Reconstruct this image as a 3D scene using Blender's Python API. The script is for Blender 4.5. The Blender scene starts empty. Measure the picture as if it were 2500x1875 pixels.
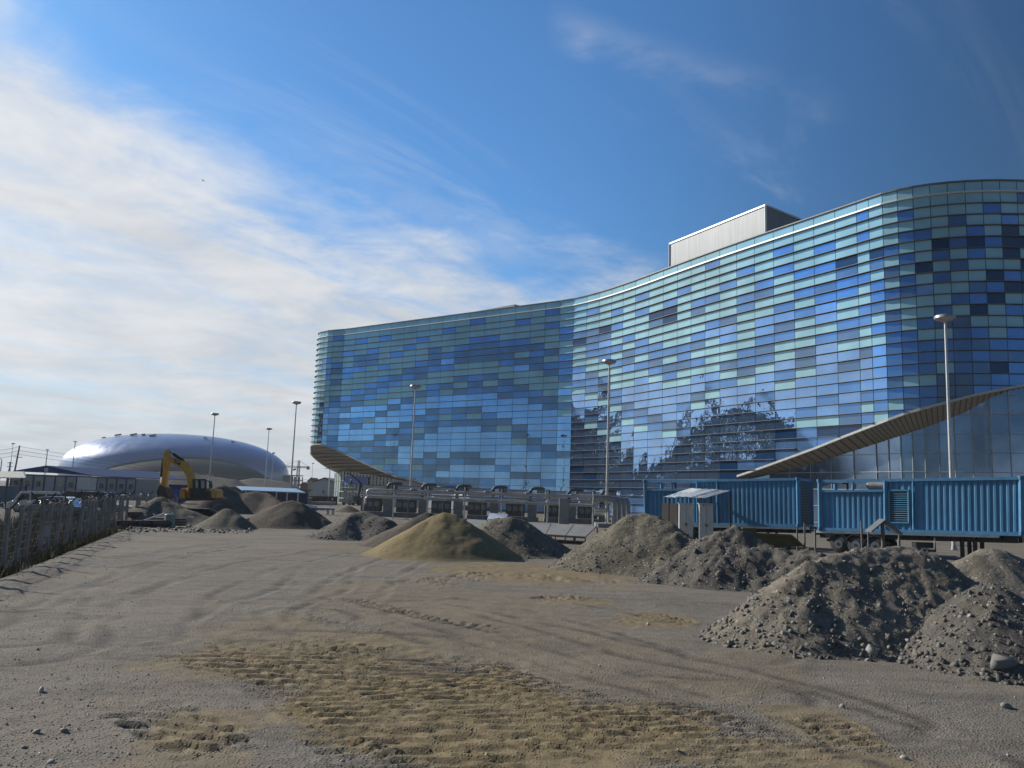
import bpy, bmesh, math, random
import numpy as np
from mathutils import Vector, Matrix
random.seed(7); RNG = np.random.default_rng(11)
SC = bpy.context.scene
COL = SC.collection
rad = math.radians

# ------------------------------------------------------------------ camera
FPX = 2000.0; HC = 2.6; PITCH = math.atan(276/FPX); ROLL = .034
_F = np.array([0, math.cos(PITCH), math.sin(PITCH)])
_U0 = np.array([0, -math.sin(PITCH), math.cos(PITCH)]); _R0 = np.array([1., 0, 0])
_R = math.cos(ROLL)*_R0+math.sin(ROLL)*_U0; _U = math.cos(ROLL)*_U0-math.sin(ROLL)*_R0
cd = bpy.data.cameras.new('camera'); cam = bpy.data.objects.new('camera', cd); COL.objects.link(cam)
cd.sensor_width = 36; cd.lens = FPX/2500*36; cd.clip_start = .1; cd.clip_end = 12000
cam.matrix_world = Matrix(((_R[0], _U[0], -_F[0], 0), (_R[1], _U[1], -_F[1], 0), (_R[2], _U[2], -_F[2], HC), (0, 0, 0, 1)))
SC.camera = cam
# ------------------------------------------------------------------ light
SUN_AZ, SUN_EL = -60.0, 28.0
W = bpy.data.worlds.new('World'); SC.world = W; W.use_nodes = True
wn = W.node_tree.nodes; wl = W.node_tree.links; wn.clear()
class NG:                       # tiny node-graph helper
    def __init__(s, tree): s.t = tree; s.n = tree.nodes; s.l = tree.links
    def node(s, typ, **kw):
        n = s.n.new(typ)
        for k, v in kw.items(): setattr(n, k, v)
        return n
    def put(s, sock, v):
        if hasattr(v, 'links') or isinstance(v, bpy.types.NodeSocket): s.l.new(v, sock)
        else: sock.default_value = v
    def m(s, op, a, b=None, c=None, clamp=False):
        n = s.node('ShaderNodeMath', operation=op, use_clamp=clamp)
        s.put(n.inputs[0], a)
        if b is not None: s.put(n.inputs[1], b)
        if c is not None: s.put(n.inputs[2], c)
        return n.outputs[0]
    def noise(s, vec, scale, detail=4, rough=.55, dist=0, dim='3D'):
        n = s.node('ShaderNodeTexNoise'); n.noise_dimensions = dim
        if vec is not None: s.l.new(vec, n.inputs['Vector'])
        n.inputs['Scale'].default_value = scale; n.inputs['Detail'].default_value = detail
        n.inputs['Roughness'].default_value = rough; n.inputs['Distortion'].default_value = dist
        return n.outputs['Fac']
    def ss(s, x, lo, hi, a=0., b=1.):
        n = s.node('ShaderNodeMapRange', interpolation_type='SMOOTHSTEP')
        s.put(n.inputs['Value'], x); s.put(n.inputs['From Min'], lo); s.put(n.inputs['From Max'], hi)
        s.put(n.inputs['To Min'], a); s.put(n.inputs['To Max'], b)
        return n.outputs['Result']
    def comb(s, x, y, z):
        n = s.node('ShaderNodeCombineXYZ')
        s.put(n.inputs[0], x); s.put(n.inputs[1], y); s.put(n.inputs[2], z); return n.outputs[0]
    def mix(s, fac, a, b, blend='MIX'):
        n = s.node('ShaderNodeMix', data_type='RGBA', blend_type=blend)
        s.put(n.inputs[0], fac)
        for k, v in ((6, a), (7, b)):
            if isinstance(v, tuple): n.inputs[k].default_value = (*v[:3], 1)
            else: s.l.new(v, n.inputs[k])
        return n.outputs[2]
    def curve(s, x, pts):       # piecewise linear x->y, x and y given in 0..1
        n = s.node('ShaderNodeValToRGB'); s.put(n.inputs[0], x); e = n.color_ramp.elements
        while len(e) < len(pts): e.new(.5)
        for k, (px, v) in enumerate(pts):
            e[k].position = px; e[k].color = (v, v, v, 1)
        return n.outputs[0]
g = NG(W.node_tree)
sky = g.node('ShaderNodeTexSky', sky_type='NISHITA'); sky.sun_disc = False
sky.sun_elevation = rad(SUN_EL); sky.sun_rotation = rad(SUN_AZ)
sky.altitude = 0; sky.air_density = 1.0; sky.dust_density = .6; sky.ozone_density = 2.2
tc = g.node('ShaderNodeTexCoord'); sx = g.node('ShaderNodeSeparateXYZ'); g.l.new(tc.outputs['Generated'], sx.inputs[0])
X, Y, Z = sx.outputs
az = g.m('MULTIPLY', g.m('ARCTAN2', X, Y), 180/math.pi)          # -180..180, 0 = straight ahead
el = g.m('MULTIPLY', g.m('ARCSINE', Z), 180/math.pi)
zc = g.m('ADD', g.m('MAXIMUM', Z, 0.0), .10)
pu = g.m('DIVIDE', X, zc); pv = g.m('DIVIDE', Y, zc)
rot = math.radians(-38)       # cirrus streets
a_ = g.m('ADD', g.m('MULTIPLY', pu, math.cos(rot)), g.m('MULTIPLY', pv, math.sin(rot)))
b_ = g.m('SUBTRACT', g.m('MULTIPLY', pv, math.cos(rot)), g.m('MULTIPLY', pu, math.sin(rot)))
pl = g.comb(g.m('MULTIPLY', a_, 1.0), g.m('MULTIPLY', b_, .22), 0.0)
pf = g.comb(pu, pv, 3.0)
streak = g.noise(pl, 2.6, 7, .58, .55)
fluff = g.noise(pf, 2.2, 8, .62, .3)
big = g.noise(pf, .55, 3, .5)
azn = g.m('DIVIDE', g.m('ADD', az, 180.), 360.)
E = lambda a: (a+180)/360
sd = (math.sin(rad(SUN_AZ))*math.cos(rad(SUN_EL)), math.cos(rad(SUN_AZ))*math.cos(rad(SUN_EL)), math.sin(rad(SUN_EL)))
dotn = g.node('ShaderNodeVectorMath', operation='DOT_PRODUCT'); g.l.new(tc.outputs['Generated'], dotn.inputs[0]); dotn.inputs[1].default_value = sd
bank = g.curve(azn, [(0, .05), (E(-115), .0), (E(-92), .02), (E(-82), .16), (E(-60), .30), (E(-42), .36), (E(-30), .295), (E(-22), .245),
                     (E(-12), .205), (E(-5), .20), (E(3), .175), (E(9), .17), (E(16), .15), (E(26), .10), (E(60), .06), (1, .05)])
bel = g.m('MULTIPLY', bank, 90.)
edge = g.m('SUBTRACT', g.m('ADD', bel, g.m('MULTIPLY', g.m('SUBTRACT', fluff, .5), 13.)), el)
edge = g.m('ADD', edge, g.m('MULTIPLY', g.m('SUBTRACT', streak, .5), 9.))
cover = g.ss(edge, -2.5, 6.5)
dens = g.m('MULTIPLY', cover, g.ss(g.m('ADD', g.m('MULTIPLY', streak, .55), g.m('MULTIPLY', fluff, .45)), .28, .58, .58, 1.0))
low = g.ss(el, 1., 17., .96, 0.)                                  # thick veil near the horizon
low = g.m('MULTIPLY', low, g.ss(g.m('ABSOLUTE', g.m('ADD', az, 38.)), 46., 60., 1.0, .08))
dens = g.m('MAXIMUM', dens, low)
# thin wisps over the blue
wl2 = g.comb(g.m('MULTIPLY', a_, 1.1), g.m('MULTIPLY', b_, .28), 9.0)
wis = g.noise(wl2, 2.1, 9, .66, 1.1)
wm = g.noise(pf, .9, 2, .5)
wisp = g.m('MULTIPLY', g.ss(wis, .50, .78), g.ss(wm, .42, .62, .25, 1.))
dens = g.m('MAXIMUM', dens, g.m('MULTIPLY', wisp, .34))
# bright wisp line up right and a bright cumulus top at the left edge
wl3 = g.m('SUBTRACT', el, g.m('ADD', 32.7, g.m('MULTIPLY', az, -.33)))
ln = g.m('MULTIPLY', g.ss(g.m('ABSOLUTE', g.m('ADD', wl3, g.m('MULTIPLY', g.m('SUBTRACT', fluff, .5), 6.))), 0., 1.8, 1., 0.), g.m('MULTIPLY', g.ss(az, 1., 5.), g.ss(az, 24., 17.)))
dens = g.m('MAXIMUM', dens, g.m('MULTIPLY', ln, g.ss(fluff, .35, .7, 0., .34)))
dens = g.m('MINIMUM', dens, 1.0)
nears = g.m('POWER', g.m('MAXIMUM', dotn.outputs['Value'], 0.), 7.)
cb = g.m('ADD', g.ss(fluff, .25, .75, 3.9, 5.2), g.m('MULTIPLY', nears, 1.6))
cc = g.node('ShaderNodeVectorMath', operation='SCALE'); cc.inputs[0].default_value = (.95, .98, 1.02); g.l.new(cb, cc.inputs[3])
away = g.m('MULTIPLY', g.ss(dotn.outputs['Value'], -.05, .62, .36, 1.04), g.ss(az, -108., -86., .42, 1.))       # deeper blue away from the sun
skyc = g.mix(1.0, sky.outputs[0], (.37, .68, .93), 'MULTIPLY')
sks = g.node('ShaderNodeVectorMath', operation='SCALE'); g.l.new(skyc, sks.inputs[0]); g.l.new(away, sks.inputs[3]); skyc = sks.outputs[0]
col = g.mix(dens, skyc, cc.outputs[0])
bg = g.node('ShaderNodeBackground'); g.l.new(col, bg.inputs[0]); bg.inputs[1].default_value = .10
wo = g.node('ShaderNodeOutputWorld'); g.l.new(bg.outputs[0], wo.inputs[0])
sl = bpy.data.lights.new('sun', 'SUN'); so = bpy.data.objects.new('sun', sl); COL.objects.link(so)
sl.energy = 3.4; sl.angle = rad(.6); sl.color = (1., .93, .82)
so.rotation_euler = Vector(sd).to_track_quat('Z', 'Y').to_euler()
vs = SC.view_settings; vs.view_transform = 'Standard'; vs.look = 'None'; vs.exposure = 0.6; vs.gamma = 1; vs.use_curve_mapping = False
SC.cycles.max_bounces = 6; SC.cycles.use_denoising = True; SC.cycles.caustics_reflective = False

# ------------------------------------------------------------------ placement helpers (photo measurements -> metres)
CAM = np.array([0, 0, HC])
def ray(x, y): return _F+(x-1250)/FPX*_R-(y-937.5)/FPX*_U
def atz(x, y, z): v = ray(x, y); t = (z-HC)/v[2]; return CAM+v*t
def G(x, y): return atz(x, y, 0.0)
def P(x, y, d): v = ray(x, y); return CAM+v*(d/v[1])
def proj(p):
    p = np.asarray(p, float)-CAM; d = p@_F
    return 1250+FPX*(p@_R)/d, 937.5-FPX*(p@_U)/d
# ------------------------------------------------------------------ object helpers
def tag(o, label=None, cat=None, group=None, kind=None):
    if label: o['label'] = label
    if cat: o['category'] = cat
    if group: o['group'] = group
    if kind: o['kind'] = kind
    return o
def thing(name, label, cat, loc=(0, 0, 0), rz=0, group=None):
    o = bpy.data.objects.new(name, None); COL.objects.link(o); o.location = tuple(float(v) for v in loc); o.rotation_euler = (0, 0, rz)
    return tag(o, label, cat, group)
def clone(root, loc, rz, label):
    r = root.copy(); COL.objects.link(r); r.location = loc; r.rotation_euler = (0, 0, rz); r['label'] = label
    for ch in list(root.children):
        c = ch.copy(); COL.objects.link(c); c.parent = r
        for gc in list(ch.children):
            d = gc.copy(); COL.objects.link(d); d.parent = c
    return r
def mesh_np(name, V, Fc, mat, parent=None, smooth=False):
    """V (n,3); Fc (m,k) int array of equal sized faces, or list of lists"""
    me = bpy.data.meshes.new(name)
    V = np.asarray(V, np.float32)
    if isinstance(Fc, np.ndarray):
        m, k = Fc.shape
        me.vertices.add(len(V)); me.vertices.foreach_set('co', V.ravel())
        me.loops.add(m*k); me.loops.foreach_set('vertex_index', Fc.astype(np.int32).ravel())
        me.polygons.add(m); me.polygons.foreach_set('loop_start', np.arange(0, m*k, k, dtype=np.int32))
        me.update(calc_edges=True); me.validate()
    else:
        me.from_pydata([tuple(map(float, v)) for v in V], [], [tuple(map(int, f)) for f in Fc]); me.update()
    if smooth: me.polygons.foreach_set('use_smooth', [True]*len(me.polygons))
    if isinstance(mat, (list, tuple)):
        for q in mat: me.materials.append(q)
    elif mat: me.materials.append(mat)
    o = bpy.data.objects.new(name, me); COL.objects.link(o)
    if parent: o.parent = parent
    return o
class MB:
    """mesh collector, world or local coordinates"""
    def __init__(s, org=(0, 0, 0)): s.v = []; s.f = []; s.o = np.array(org, float)
    def add(s, vs_, fs):
        b = len(s.v); s.v += [np.asarray(v, float)-s.o for v in vs_]; s.f += [[i+b for i in f] for f in fs]; return s
    def box(s, c, d, M=None):
        c = np.asarray(c, float); x, y, z = [k/2 for k in d]
        q = np.array([[-x, -y, -z], [x, -y, -z], [x, y, -z], [-x, y, -z], [-x, -y, z], [x, -y, z], [x, y, z], [-x, y, z]])
        if M is not None: q = q@np.asarray(M).T
        return s.add(q+c, [[0, 3, 2, 1], [4, 5, 6, 7], [0, 1, 5, 4], [1, 2, 6, 5], [2, 3, 7, 6], [3, 0, 4, 7]])
    def beam(s, a, b, w, h=None):
        a = np.asarray(a, float); b = np.asarray(b, float); h = h or w; d = b-a; L = np.linalg.norm(d)
        if L < 1e-6: return s
        d = d/L; up = np.array([0, 0, 1.]) if abs(d[2]) < .95 else np.array([0, 1., 0])
        u = np.cross(d, up); u /= np.linalg.norm(u); v = np.cross(u, d)
        return s.box((a+b)/2, (L, w, h), np.array([d, u, v]).T)
    def tube(s, pts, r, n=8, cap=True):
        pts = [np.asarray(p, float) for p in pts]; rr = r if hasattr(r, '__len__') else [r]*len(pts)
        vs_ = []; fs = []; prev = None
        for i, p in enumerate(pts):
            d = pts[min(i+1, len(pts)-1)]-pts[max(i-1, 0)]; d /= (np.linalg.norm(d)+1e-12)
            if prev is None:
                up = np.array([0, 0, 1.]) if abs(d[2]) < .9 else np.array([1., 0, 0]); u = np.cross(d, up)
            else: u = prev-d*(prev@d)
            u /= (np.linalg.norm(u)+1e-12); prev = u; v = np.cross(d, u)
            for k in range(n):
                t = 2*math.pi*k/n; vs_.append(p+rr[i]*(math.cos(t)*u+math.sin(t)*v))
        for i in range(len(pts)-1):
            for k in range(n):
                a = i*n+k; b = i*n+(k+1) % n; fs.append([a, a+n, b+n, b])
        if cap: fs.append(list(range(n))); fs.append([(len(pts)-1)*n+k for k in range(n)][::-1])
        return s.add(vs_, fs)
    def lathe(s, c, prof, n=20):
        c = np.asarray(c, float); vs_ = []; fs = []
        for r, z in prof:
            for k in range(n):
                t = 2*math.pi*k/n; vs_.append(c+np.array([r*math.cos(t), r*math.sin(t), z]))
        for i in range(len(prof)-1):
            for k in range(n):
                a = i*n+k; b = i*n+(k+1) % n; fs.append([a, b, b+n, a+n])
        fs.append(list(range(n))[::-1]); fs.append([(len(prof)-1)*n+k for k in range(n)])
        return s.add(vs_, fs)
    def prism(s, pts, ext):
        """closed polygon pts (3D) extruded by vector ext"""
        n = len(pts); a = [np.asarray(p, float) for p in pts]; e = np.asarray(ext, float)
        return s.add(a+[p+e for p in a], [list(range(n))[::-1], [n+k for k in range(n)]]+[[k, (k+1) % n, n+(k+1) % n, n+k] for k in range(n)])
    def quad(s, a, b, c, d): return s.add([a, b, c, d], [[0, 1, 2, 3]])
    def build(s, name, mat, parent=None, smooth=False, bevel=0):
        o = mesh_np(name, s.v, s.f, mat, parent)
        bm = bmesh.new(); bm.from_mesh(o.data); bmesh.ops.recalc_face_normals(bm, faces=bm.faces); bm.to_mesh(o.data); bm.free()
        if smooth:
            o.data.polygons.foreach_set('use_smooth', [True]*len(o.data.polygons))
            try: o.data.set_sharp_from_angle(angle=rad(40))
            except Exception: pass
        if bevel:
            md = o.modifiers.new('bevel', 'BEVEL'); md.width = bevel; md.segments = 2; md.limit_method = 'ANGLE'
        return o
# ------------------------------------------------------------------ materials
MATS = {}
def mat(name, base, rough=.6, metal=0., spec=.5, var=.12, vscale=3., bump=0., bscale=20., dirt=None, dirtamt=.35, coat=0., coords='Object'):
    if name in MATS: return MATS[name]
    m = bpy.data.materials.new(name); m.use_nodes = True; g = NG(m.node_tree); b = m.node_tree.nodes['Principled BSDF']
    tcn = g.node('ShaderNodeTexCoord'); v = tcn.outputs[coords]
    n1 = g.noise(v, vscale, 5, .6)
    lo = tuple(c*(1-var) for c in base); hi = tuple(min(1, c*(1+var)) for c in base)
    c = g.mix(g.ss(n1, .3, .7), lo, hi)
    if dirt:
        n2 = g.noise(v, vscale*.45, 7, .7)
        c = g.mix(g.ss(n2, .48, .72, 0., dirtamt), c, dirt)
    g.l.new(c, b.inputs['Base Color']); b.inputs['Metallic'].default_value = metal; b.inputs['Specular IOR Level'].default_value = spec
    g.put(b.inputs['Roughness'], g.ss(n1, .2, .8, max(0, rough-.08), min(1, rough+.08)))
    if coat: b.inputs['Coat Weight'].default_value = coat
    if bump:
        bn = g.node('ShaderNodeBump'); bn.inputs['Strength'].default_value = bump; bn.inputs['Distance'].default_value = .02
        g.l.new(g.noise(v, bscale, 6, .65), bn.inputs['Height']); g.l.new(bn.outputs[0], b.inputs['Normal'])
    MATS[name] = m; return m
GREYSTEEL = mat('galvanised', (.33, .34, .35), .45, .6, var=.1, vscale=2)
POLE = mat('mast_paint', (.55, .55, .54), .4, .3, var=.06)
LAMPM = mat('lamp_housing', (.42, .40, .40), .35, .4)
DARK = mat('dark_steel', (.035, .037, .04), .5, .3)
RUBBER = mat('tyre_rubber', (.03, .03, .03), .8, dirt=(.16, .14, .12), dirtamt=.6, vscale=4)
WHITE = mat('white_paint', (.72, .72, .70), .45, dirt=(.35, .32, .28), dirtamt=.35)
DWHITE = mat('dull_white', (.52, .53, .52), .55, dirt=(.25, .24, .22), dirtamt=.5)
CONC = mat('concrete', (.30, .29, .275), .85, var=.2, vscale=1.5, bump=.3, dirt=(.14, .13, .12), dirtamt=.5)
def painted(name, base, rust=(.13, .07, .045), pale=(.16, .30, .42)):
    m = bpy.data.materials.new(name); m.use_nodes = True; g = NG(m.node_tree); b = m.node_tree.nodes['Principled BSDF']
    geo = g.node('ShaderNodeNewGeometry'); v = geo.outputs['Position']; mp = g.node('ShaderNodeMapping'); mp.inputs['Scale'].default_value = (3.2, 3.2, .35); g.l.new(v, mp.inputs[0])
    st = g.noise(mp.outputs[0], 1.0, 6, .65); bg_ = g.noise(v, .35, 3, .5); sp = g.noise(v, 3.5, 7, .75)
    c = g.mix(g.ss(bg_, .35, .65), tuple(q*.86 for q in base), tuple(q*1.12 for q in base))
    c = g.mix(g.ss(st, .48, .75, 0., .55), c, pale); c = g.mix(g.ss(st, .45, .25, 0., .45), c, tuple(q*.55 for q in base)); c = g.mix(g.ss(sp, .66, .74, 0., .8), c, rust)
    g.l.new(c, b.inputs['Base Color']); g.put(b.inputs['Roughness'], g.ss(st, .3, .7, .42, .62))
    bn = g.node('ShaderNodeBump'); bn.inputs['Strength'].default_value = .35; bn.inputs['Distance'].default_value = .05; g.l.new(g.noise(v, .9, 3, .5), bn.inputs['Height']); g.l.new(bn.outputs[0], b.inputs['Normal'])
    MATS[name] = m; return m
CYAN = painted('container_blue', (.065, .225, .40))
DBLUE = mat('deep_blue', (.02, .07, .36), .5)
NAVYR = mat('navy_roof', (.05, .07, .17), .55, var=.15)
RUST = mat('rust', (.11, .055, .035), .85, var=.3, vscale=5)
WOOD = mat('timber', (.32, .23, .13), .8, var=.3, vscale=6)
YEL = mat('machine_yellow', (.62, .36, .07), .5, var=.12, dirt=(.14, .10, .07), dirtamt=.55, vscale=2)
GLASSD = mat('dark_glass', (.02, .03, .035), .06, spec=.8, var=.05)
CHROME = mat('chrome', (.75, .77, .8), .12, 1.)
ROOFM = mat('sheet_metal', (.60, .60, .58), .38, .55, var=.2, vscale=2, dirt=(.3, .28, .26), dirtamt=.6)
# ================================================================== big glass arena
HR = 1.17; ZL = HC+27.7*HR; ZT = ZL+HR
TOP = [(784.4, 811.8), (792.5, 810), (805.5, 807.6), (843, 804.6), (880.8, 799.5), (929, 792.8), (971, 787.4), (1019.5, 780.8), (1070.7, 775.4), (1119, 770), (1158, 764.8), (1200, 758.5), (1240, 753.3), (1283, 747.6), (1344.7, 739), (1402.6, 729.7), (1453, 717.0), (1507, 702), (1550, 687), (1600, 666.5), (1651, 646), (1700, 629.5), (1760, 610.5), (1871, 570.5), (1960, 538.3), (2036, 513), (2091, 495.3), (2151, 475.3), (2190, 465), (2237, 456.7), (2280, 450.5), (2323, 446), (2387.5, 442.3), (2452, 441.6), (2500, 442.8)]
MUL = [784.4, 792.5, 802.7, 815, 842, 868.5, 899, 927.5, 956.6, 987.8, 1018.3, 1051, 1084.4, 1118.3, 1153, 1188.3, 1224.7, 1261.8, 1299, 1333.3, 1368, 1402, 1432.7, 1464.6, 1495.8, 1524.6, 1554.2, 1585.2, 1617.7, 1650.6, 1686, 1723, 1761, 1801.6, 1844, 1888.4, 1935.7, 1983.8, 2036, 2090, 2120, 2153.7, 2189.8, 2228, 2269.5, 2311.7, 2354.4, 2396.8, 2439.5, 2480.7]
tx = [a for a, b in TOP]; ty = [b for a, b in TOP]
PL = np.array([atz(m, np.interp(m, tx, ty), ZT)[:2] for m in MUL])
def fitseg(i0, i1, deg):                      # iron out the measuring jitter
    seg = PL[i0:i1+1]; t = np.r_[0, np.cumsum(np.hypot(*np.diff(seg, axis=0).T))]; t /= t[-1]
    w = np.ones(len(t)); w[0] = w[-1] = 6
    for k in (0, 1): PL[i0:i1+1, k] = np.polyval(np.polyfit(t, seg[:, k], deg, w=w), t)
fitseg(4, 20, 1); fitseg(21, 40, 4); fitseg(40, 49, 4)
# continue the curve out of the frame at the right, and the nose round at the left
ext = [p for p in PL]
azs = math.atan2(*(ext[-1]-ext[-2])); 
for k in range(34):
    azs -= rad(5.2) if k < 22 else rad(0.5)
    L = 1.65 if k < 22 else 4.5
    ext.append(ext[-1]+L*np.array([math.sin(azs), math.cos(azs)]))
NF = len(ext)
nose = []                                      # from column 0 backwards, round the nose and away behind
p = PL[0].copy(); a0 = math.atan2(*(PL[0]-PL[1]))
for k in range(9):
    a0 += rad([10, 12, 12, 10, 6, 3, 1, 0, 0][k]); L = [1.0, 1.0, 1.1, 1.1, 1.3, 1.8, 2.5, 3., 3.][k]
    p = p+L*np.array([math.sin(a0), math.cos(a0)]); nose.append(p.copy())
for k in range(14):
    a0 += rad(0.3); p = p+3.3*np.array([math.sin(a0), math.cos(a0)]); nose.append(p.copy())
NN = len(nose)
OUT = np.array(nose[::-1]+ext)                 # whole outline, runs left/back -> nose -> front -> right/back
C0 = NN                                        # index in OUT of PL[0]
# bottom edge of the hanging shell as z for every outline vertex
BE = [(755, 1098), (757, 1092), (762, 1087), (770, 1084.6), (786, 1085.4), (802.7, 1090.9), (829, 1102.3), (860.6, 1117.4), (896.7, 1134.9), (937.7, 1152.3), (963, 1163), (1008, 1173), (1062, 1185), (1121, 1199), (1165, 1216), (1230, 1300), (1765, 1300), (1778, 1171), (1844, 1148.6), (1918, 1122), (1992, 1095), (2066, 1065), (2131, 1040.6), (2200, 1013.5), (2251, 999), (2311.7, 983.3), (2372, 967), (2432, 954), (2500, 941), (2600, 925)]
bx = [a for a, b in BE]; by = [b for a, b in BE]
def zbottom(q):
    lo, hi = 0., ZL
    for _ in range(40):
        z = (lo+hi)/2; x, y = proj((q[0], q[1], z))
        if y > np.interp(x, bx, by): lo = z    # point is below the edge in the picture -> raise
        else: hi = z
    return z
ZB = np.zeros(len(OUT))
for i in range(len(OUT)):
    if i >= C0 and i-C0 < len(MUL): ZB[i] = zbottom(OUT[i])
zright = ZB[C0+len(MUL)-1]; 
for i in range(C0+len(MUL), len(OUT)): ZB[i] = min(ZL-4, zright+(i-C0-len(MUL)+1)*.28) if i-C0-len(MUL) < 22 else ZB[i-1]
ZB = np.maximum(ZB, .25)
z0 = ZB[C0]
# sides of the nose: edge starts at the same height and falls away like the front does
SE = [(740, 1086), (754, 1092), (755.5, 1098), (758, 1105), (763, 1113), (770, 1120), (790, 1136), (812, 1148), (850, 1166), (900, 1185), (960, 1202), (1100, 1212)]
passed = False; px_prev = proj((*OUT[C0], z0))[0]
for k in range(NN):
    i = C0-1-k; x_ = proj((*OUT[i], z0))[0]
    if not passed and x_ > px_prev-.6: passed = True
    px_prev = x_
    if not passed: ZB[i] = zbottom(OUT[i])
    else:
        lo, hi = 0., ZL
        for _ in range(40):
            z = (lo+hi)/2; x, y = proj((*OUT[i], z))
            if y > np.interp(x, [a for a, b in SE], [b for a, b in SE]): lo = z
            else: hi = z
        ZB[i] = min(z, ZB[i+1])
ZB = np.maximum(ZB, .25)

COLS = """
c-1:GGGGGGGGGGGGGGGGGGGGGGGGGGG
c0:GGGGGGGGGGGGGGGGGGGGGGGGGGG
c1:GGGGBBGGGGGGBGCCCCCCDDDDDDD
c2:GGGGBGBBGGGGGBCCCGCCCDBBBBB
c3:BGGGGBDGDGGDBCCBCCBBBBBBBBB
c4:GGGBGGBBGGGBDDCDCCCDBBBBBBB
c5:GBGGDDBGGGBDDCCBDCCDDBBBBBB
c6:GGGBDDGGGBDBGCCGCCCDBDBBBBB
c7:GBGGGGBGBDBGGCDCCCDBDDDGGGG
c8:GGGGBGGGDBGGCDCCCDBCDDGBBBB
c9:GGGBGGGDBGGGDCCCDBDDCCCBBBB
c10:GGBGGGBDDGGDGCCDBGDCCCDGBBB
c11:GGGGDDDBGGBBCCDBDDCCCDBDDBB
c12:GBGGGBCBGGDGCCBGBCCCCCDDCDD
c13:GGGGBDDGGDGDCCDBDCCCCDBCCBB
c14:BGGBDDDGGBDBCCDGDCCCCDDCCDD
c15:GGGBDDDGGDGDCCCBDDCCCCDCCBB
c16:GGGGBDDBGGDBDCCCDGCCCCCBCCB
c17:GBGGBDGDCGGDBCCCCDDGCCCCDCC
c18:GGGGGDBDDGGGBDCCCCCDBCCCDCC
c19:BGBGGGDGBDGGGDDCCCCCDBCCCBC
c20:GGGBDGGBDBDGCGDGCCCCCDCCCCC
c21:GGGGDNGGGBCBGCCBCCCCCCCNCCC
c22:GBGGDDBBGGDBBGCCBGCCCCCCNCC
c23:GGGGNDCBBGGBDCGCCBGCCCCCCCC
c24:GGBGBGGBGBGGGBBGCCCGCCCCCCC
c25:GGGGGGBGDDCGGCCDBGCCCCCCCCC
c26:GBGBGGGBBGBGCCCCDBGCCCCCCCC
c27:GGGGNDGGBBDBGCCCCDBCCCCCCCC
c28:GGGBNNGGGBGDBGCCCCDGCCCCCCC
c29:GGBGGGGGGBBDGGCCBCCBCCCCCCC
c30:GGGGBDGGBDGBGCCDGCCCCCCCCNN
c31:BGGGBGGBCGGGGCBGCCCCCCCCCNN
c32:GGGBGGGDCCGGDGBCCCCCCCCNNNN
c33:GGBGGBBGGGGBBDGCCCCCCCCBNNN
c34:GGGGBDGGCCBDBGCCBCCCCCNBBBB
c35:GBGBGGGBCDBGGCBGCCCCNBBBBBB
c36:GGGGBGBGBGGGDDGCCCBGBBBBBBB
c37:GGBGBGDBCCGBCCCCCBCGNBBBBBB
c38:GGGGNDBBGGBDGCDCBCBDNBBBBBB
c39:BGBGGGBGGBBGGDCCCBGBGBBBBBB
c40:GGGGNDGBBDGBGCCCCBBGGBBBBBB
c41:GGGGBGDGBGDBBBCCDBGBBBBBBBB
c42:GBGBGBGBDGGGBBBBGBDBBBBBBBB
c43:GGGBGGNGBGGBGBBBGBBBBBBBBBB
c44:GGGGNBGBGGBDGBBGDDDBBBBBBBB
c45:GGBGBGBGGBGDBBBBDDBBBBBBBBB
c46:GGGBNBGGDBNGBDBDDBBBBBBBBBB
c47:GBGGBGGNBNGGGBDNBBBBBBBBBBB
c48:GGBNNNGBNGBGBBDBBBBBBBBBBBB
c49:DGGGNGNDNGGGBBDBBBBBBBBBBBB
"""
CM = {}
for ln_ in COLS.split():
    k, s = ln_.split(':'); CM[int(k[1:])] = s
def letter(ci, r):
    if r == 0: return 'G'
    s = CM.get(ci)
    if s and r-1 < len(s): return s[r-1]
    if r > 24: return 'B'
    q = random.random()
    return 'G' if q < .5 else 'B' if q < .78 else 'D' if q < .9 else 'C' if q < .97 else 'N'
def glass(name, base, metal, rough, refl, wob=.004):
    m = bpy.data.materials.new(name); m.use_nodes = True; g = NG(m.node_tree); b = m.node_tree.nodes['Principled BSDF']
    tcn = g.node('ShaderNodeTexCoord'); v = tcn.outputs['Object']
    n1 = g.noise(v, .25, 3, .5)
    c = g.mix(g.ss(n1, .3, .7), tuple(q*.88 for q in base), tuple(q*1.1 for q in base))
    g.l.new(c, b.inputs['Base Color']); b.inputs['Roughness'].default_value = rough
    b.inputs['Metallic'].default_value = metal; b.inputs['Specular IOR Level'].default_value = refl
    n2 = g.noise(v, .55, 3, .5); bn = g.node('ShaderNodeBump'); bn.inputs['Strength'].default_value = 1.; bn.inputs['Distance'].default_value = wob
    g.l.new(n2, bn.inputs['Height']); g.l.new(bn.outputs[0], b.inputs['Normal'])
    return m
PG = {'G': glass('fritted_green_glass', (.34, .60, .69), .16, .11, .7),
      'B': glass('blue_enamel_glass', (.15, .31, .60), .60, .05, .8),
      'D': glass('slate_enamel_glass', (.15, .25, .40), .55, .07, .6),
      'C': glass('clear_vision_glass', (.27, .45, .74), .9, .012, .9, .010),
      'N': glass('tinted_open_glass', (.012, .05, .14), .2, .05, .7)}
arena = thing('ice_arena', 'curved ice arena faced in a mosaic of blue and pale green glass panes', 'arena', (0, 0, 0))
n_out = []
for i in range(len(OUT)-1):
    d = OUT[i+1]-OUT[i]; d = d/np.hypot(*d); n_out.append(np.array([d[1], -d[0]]))
n_out.append(n_out[-1]); n_out = np.array(n_out)
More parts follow.
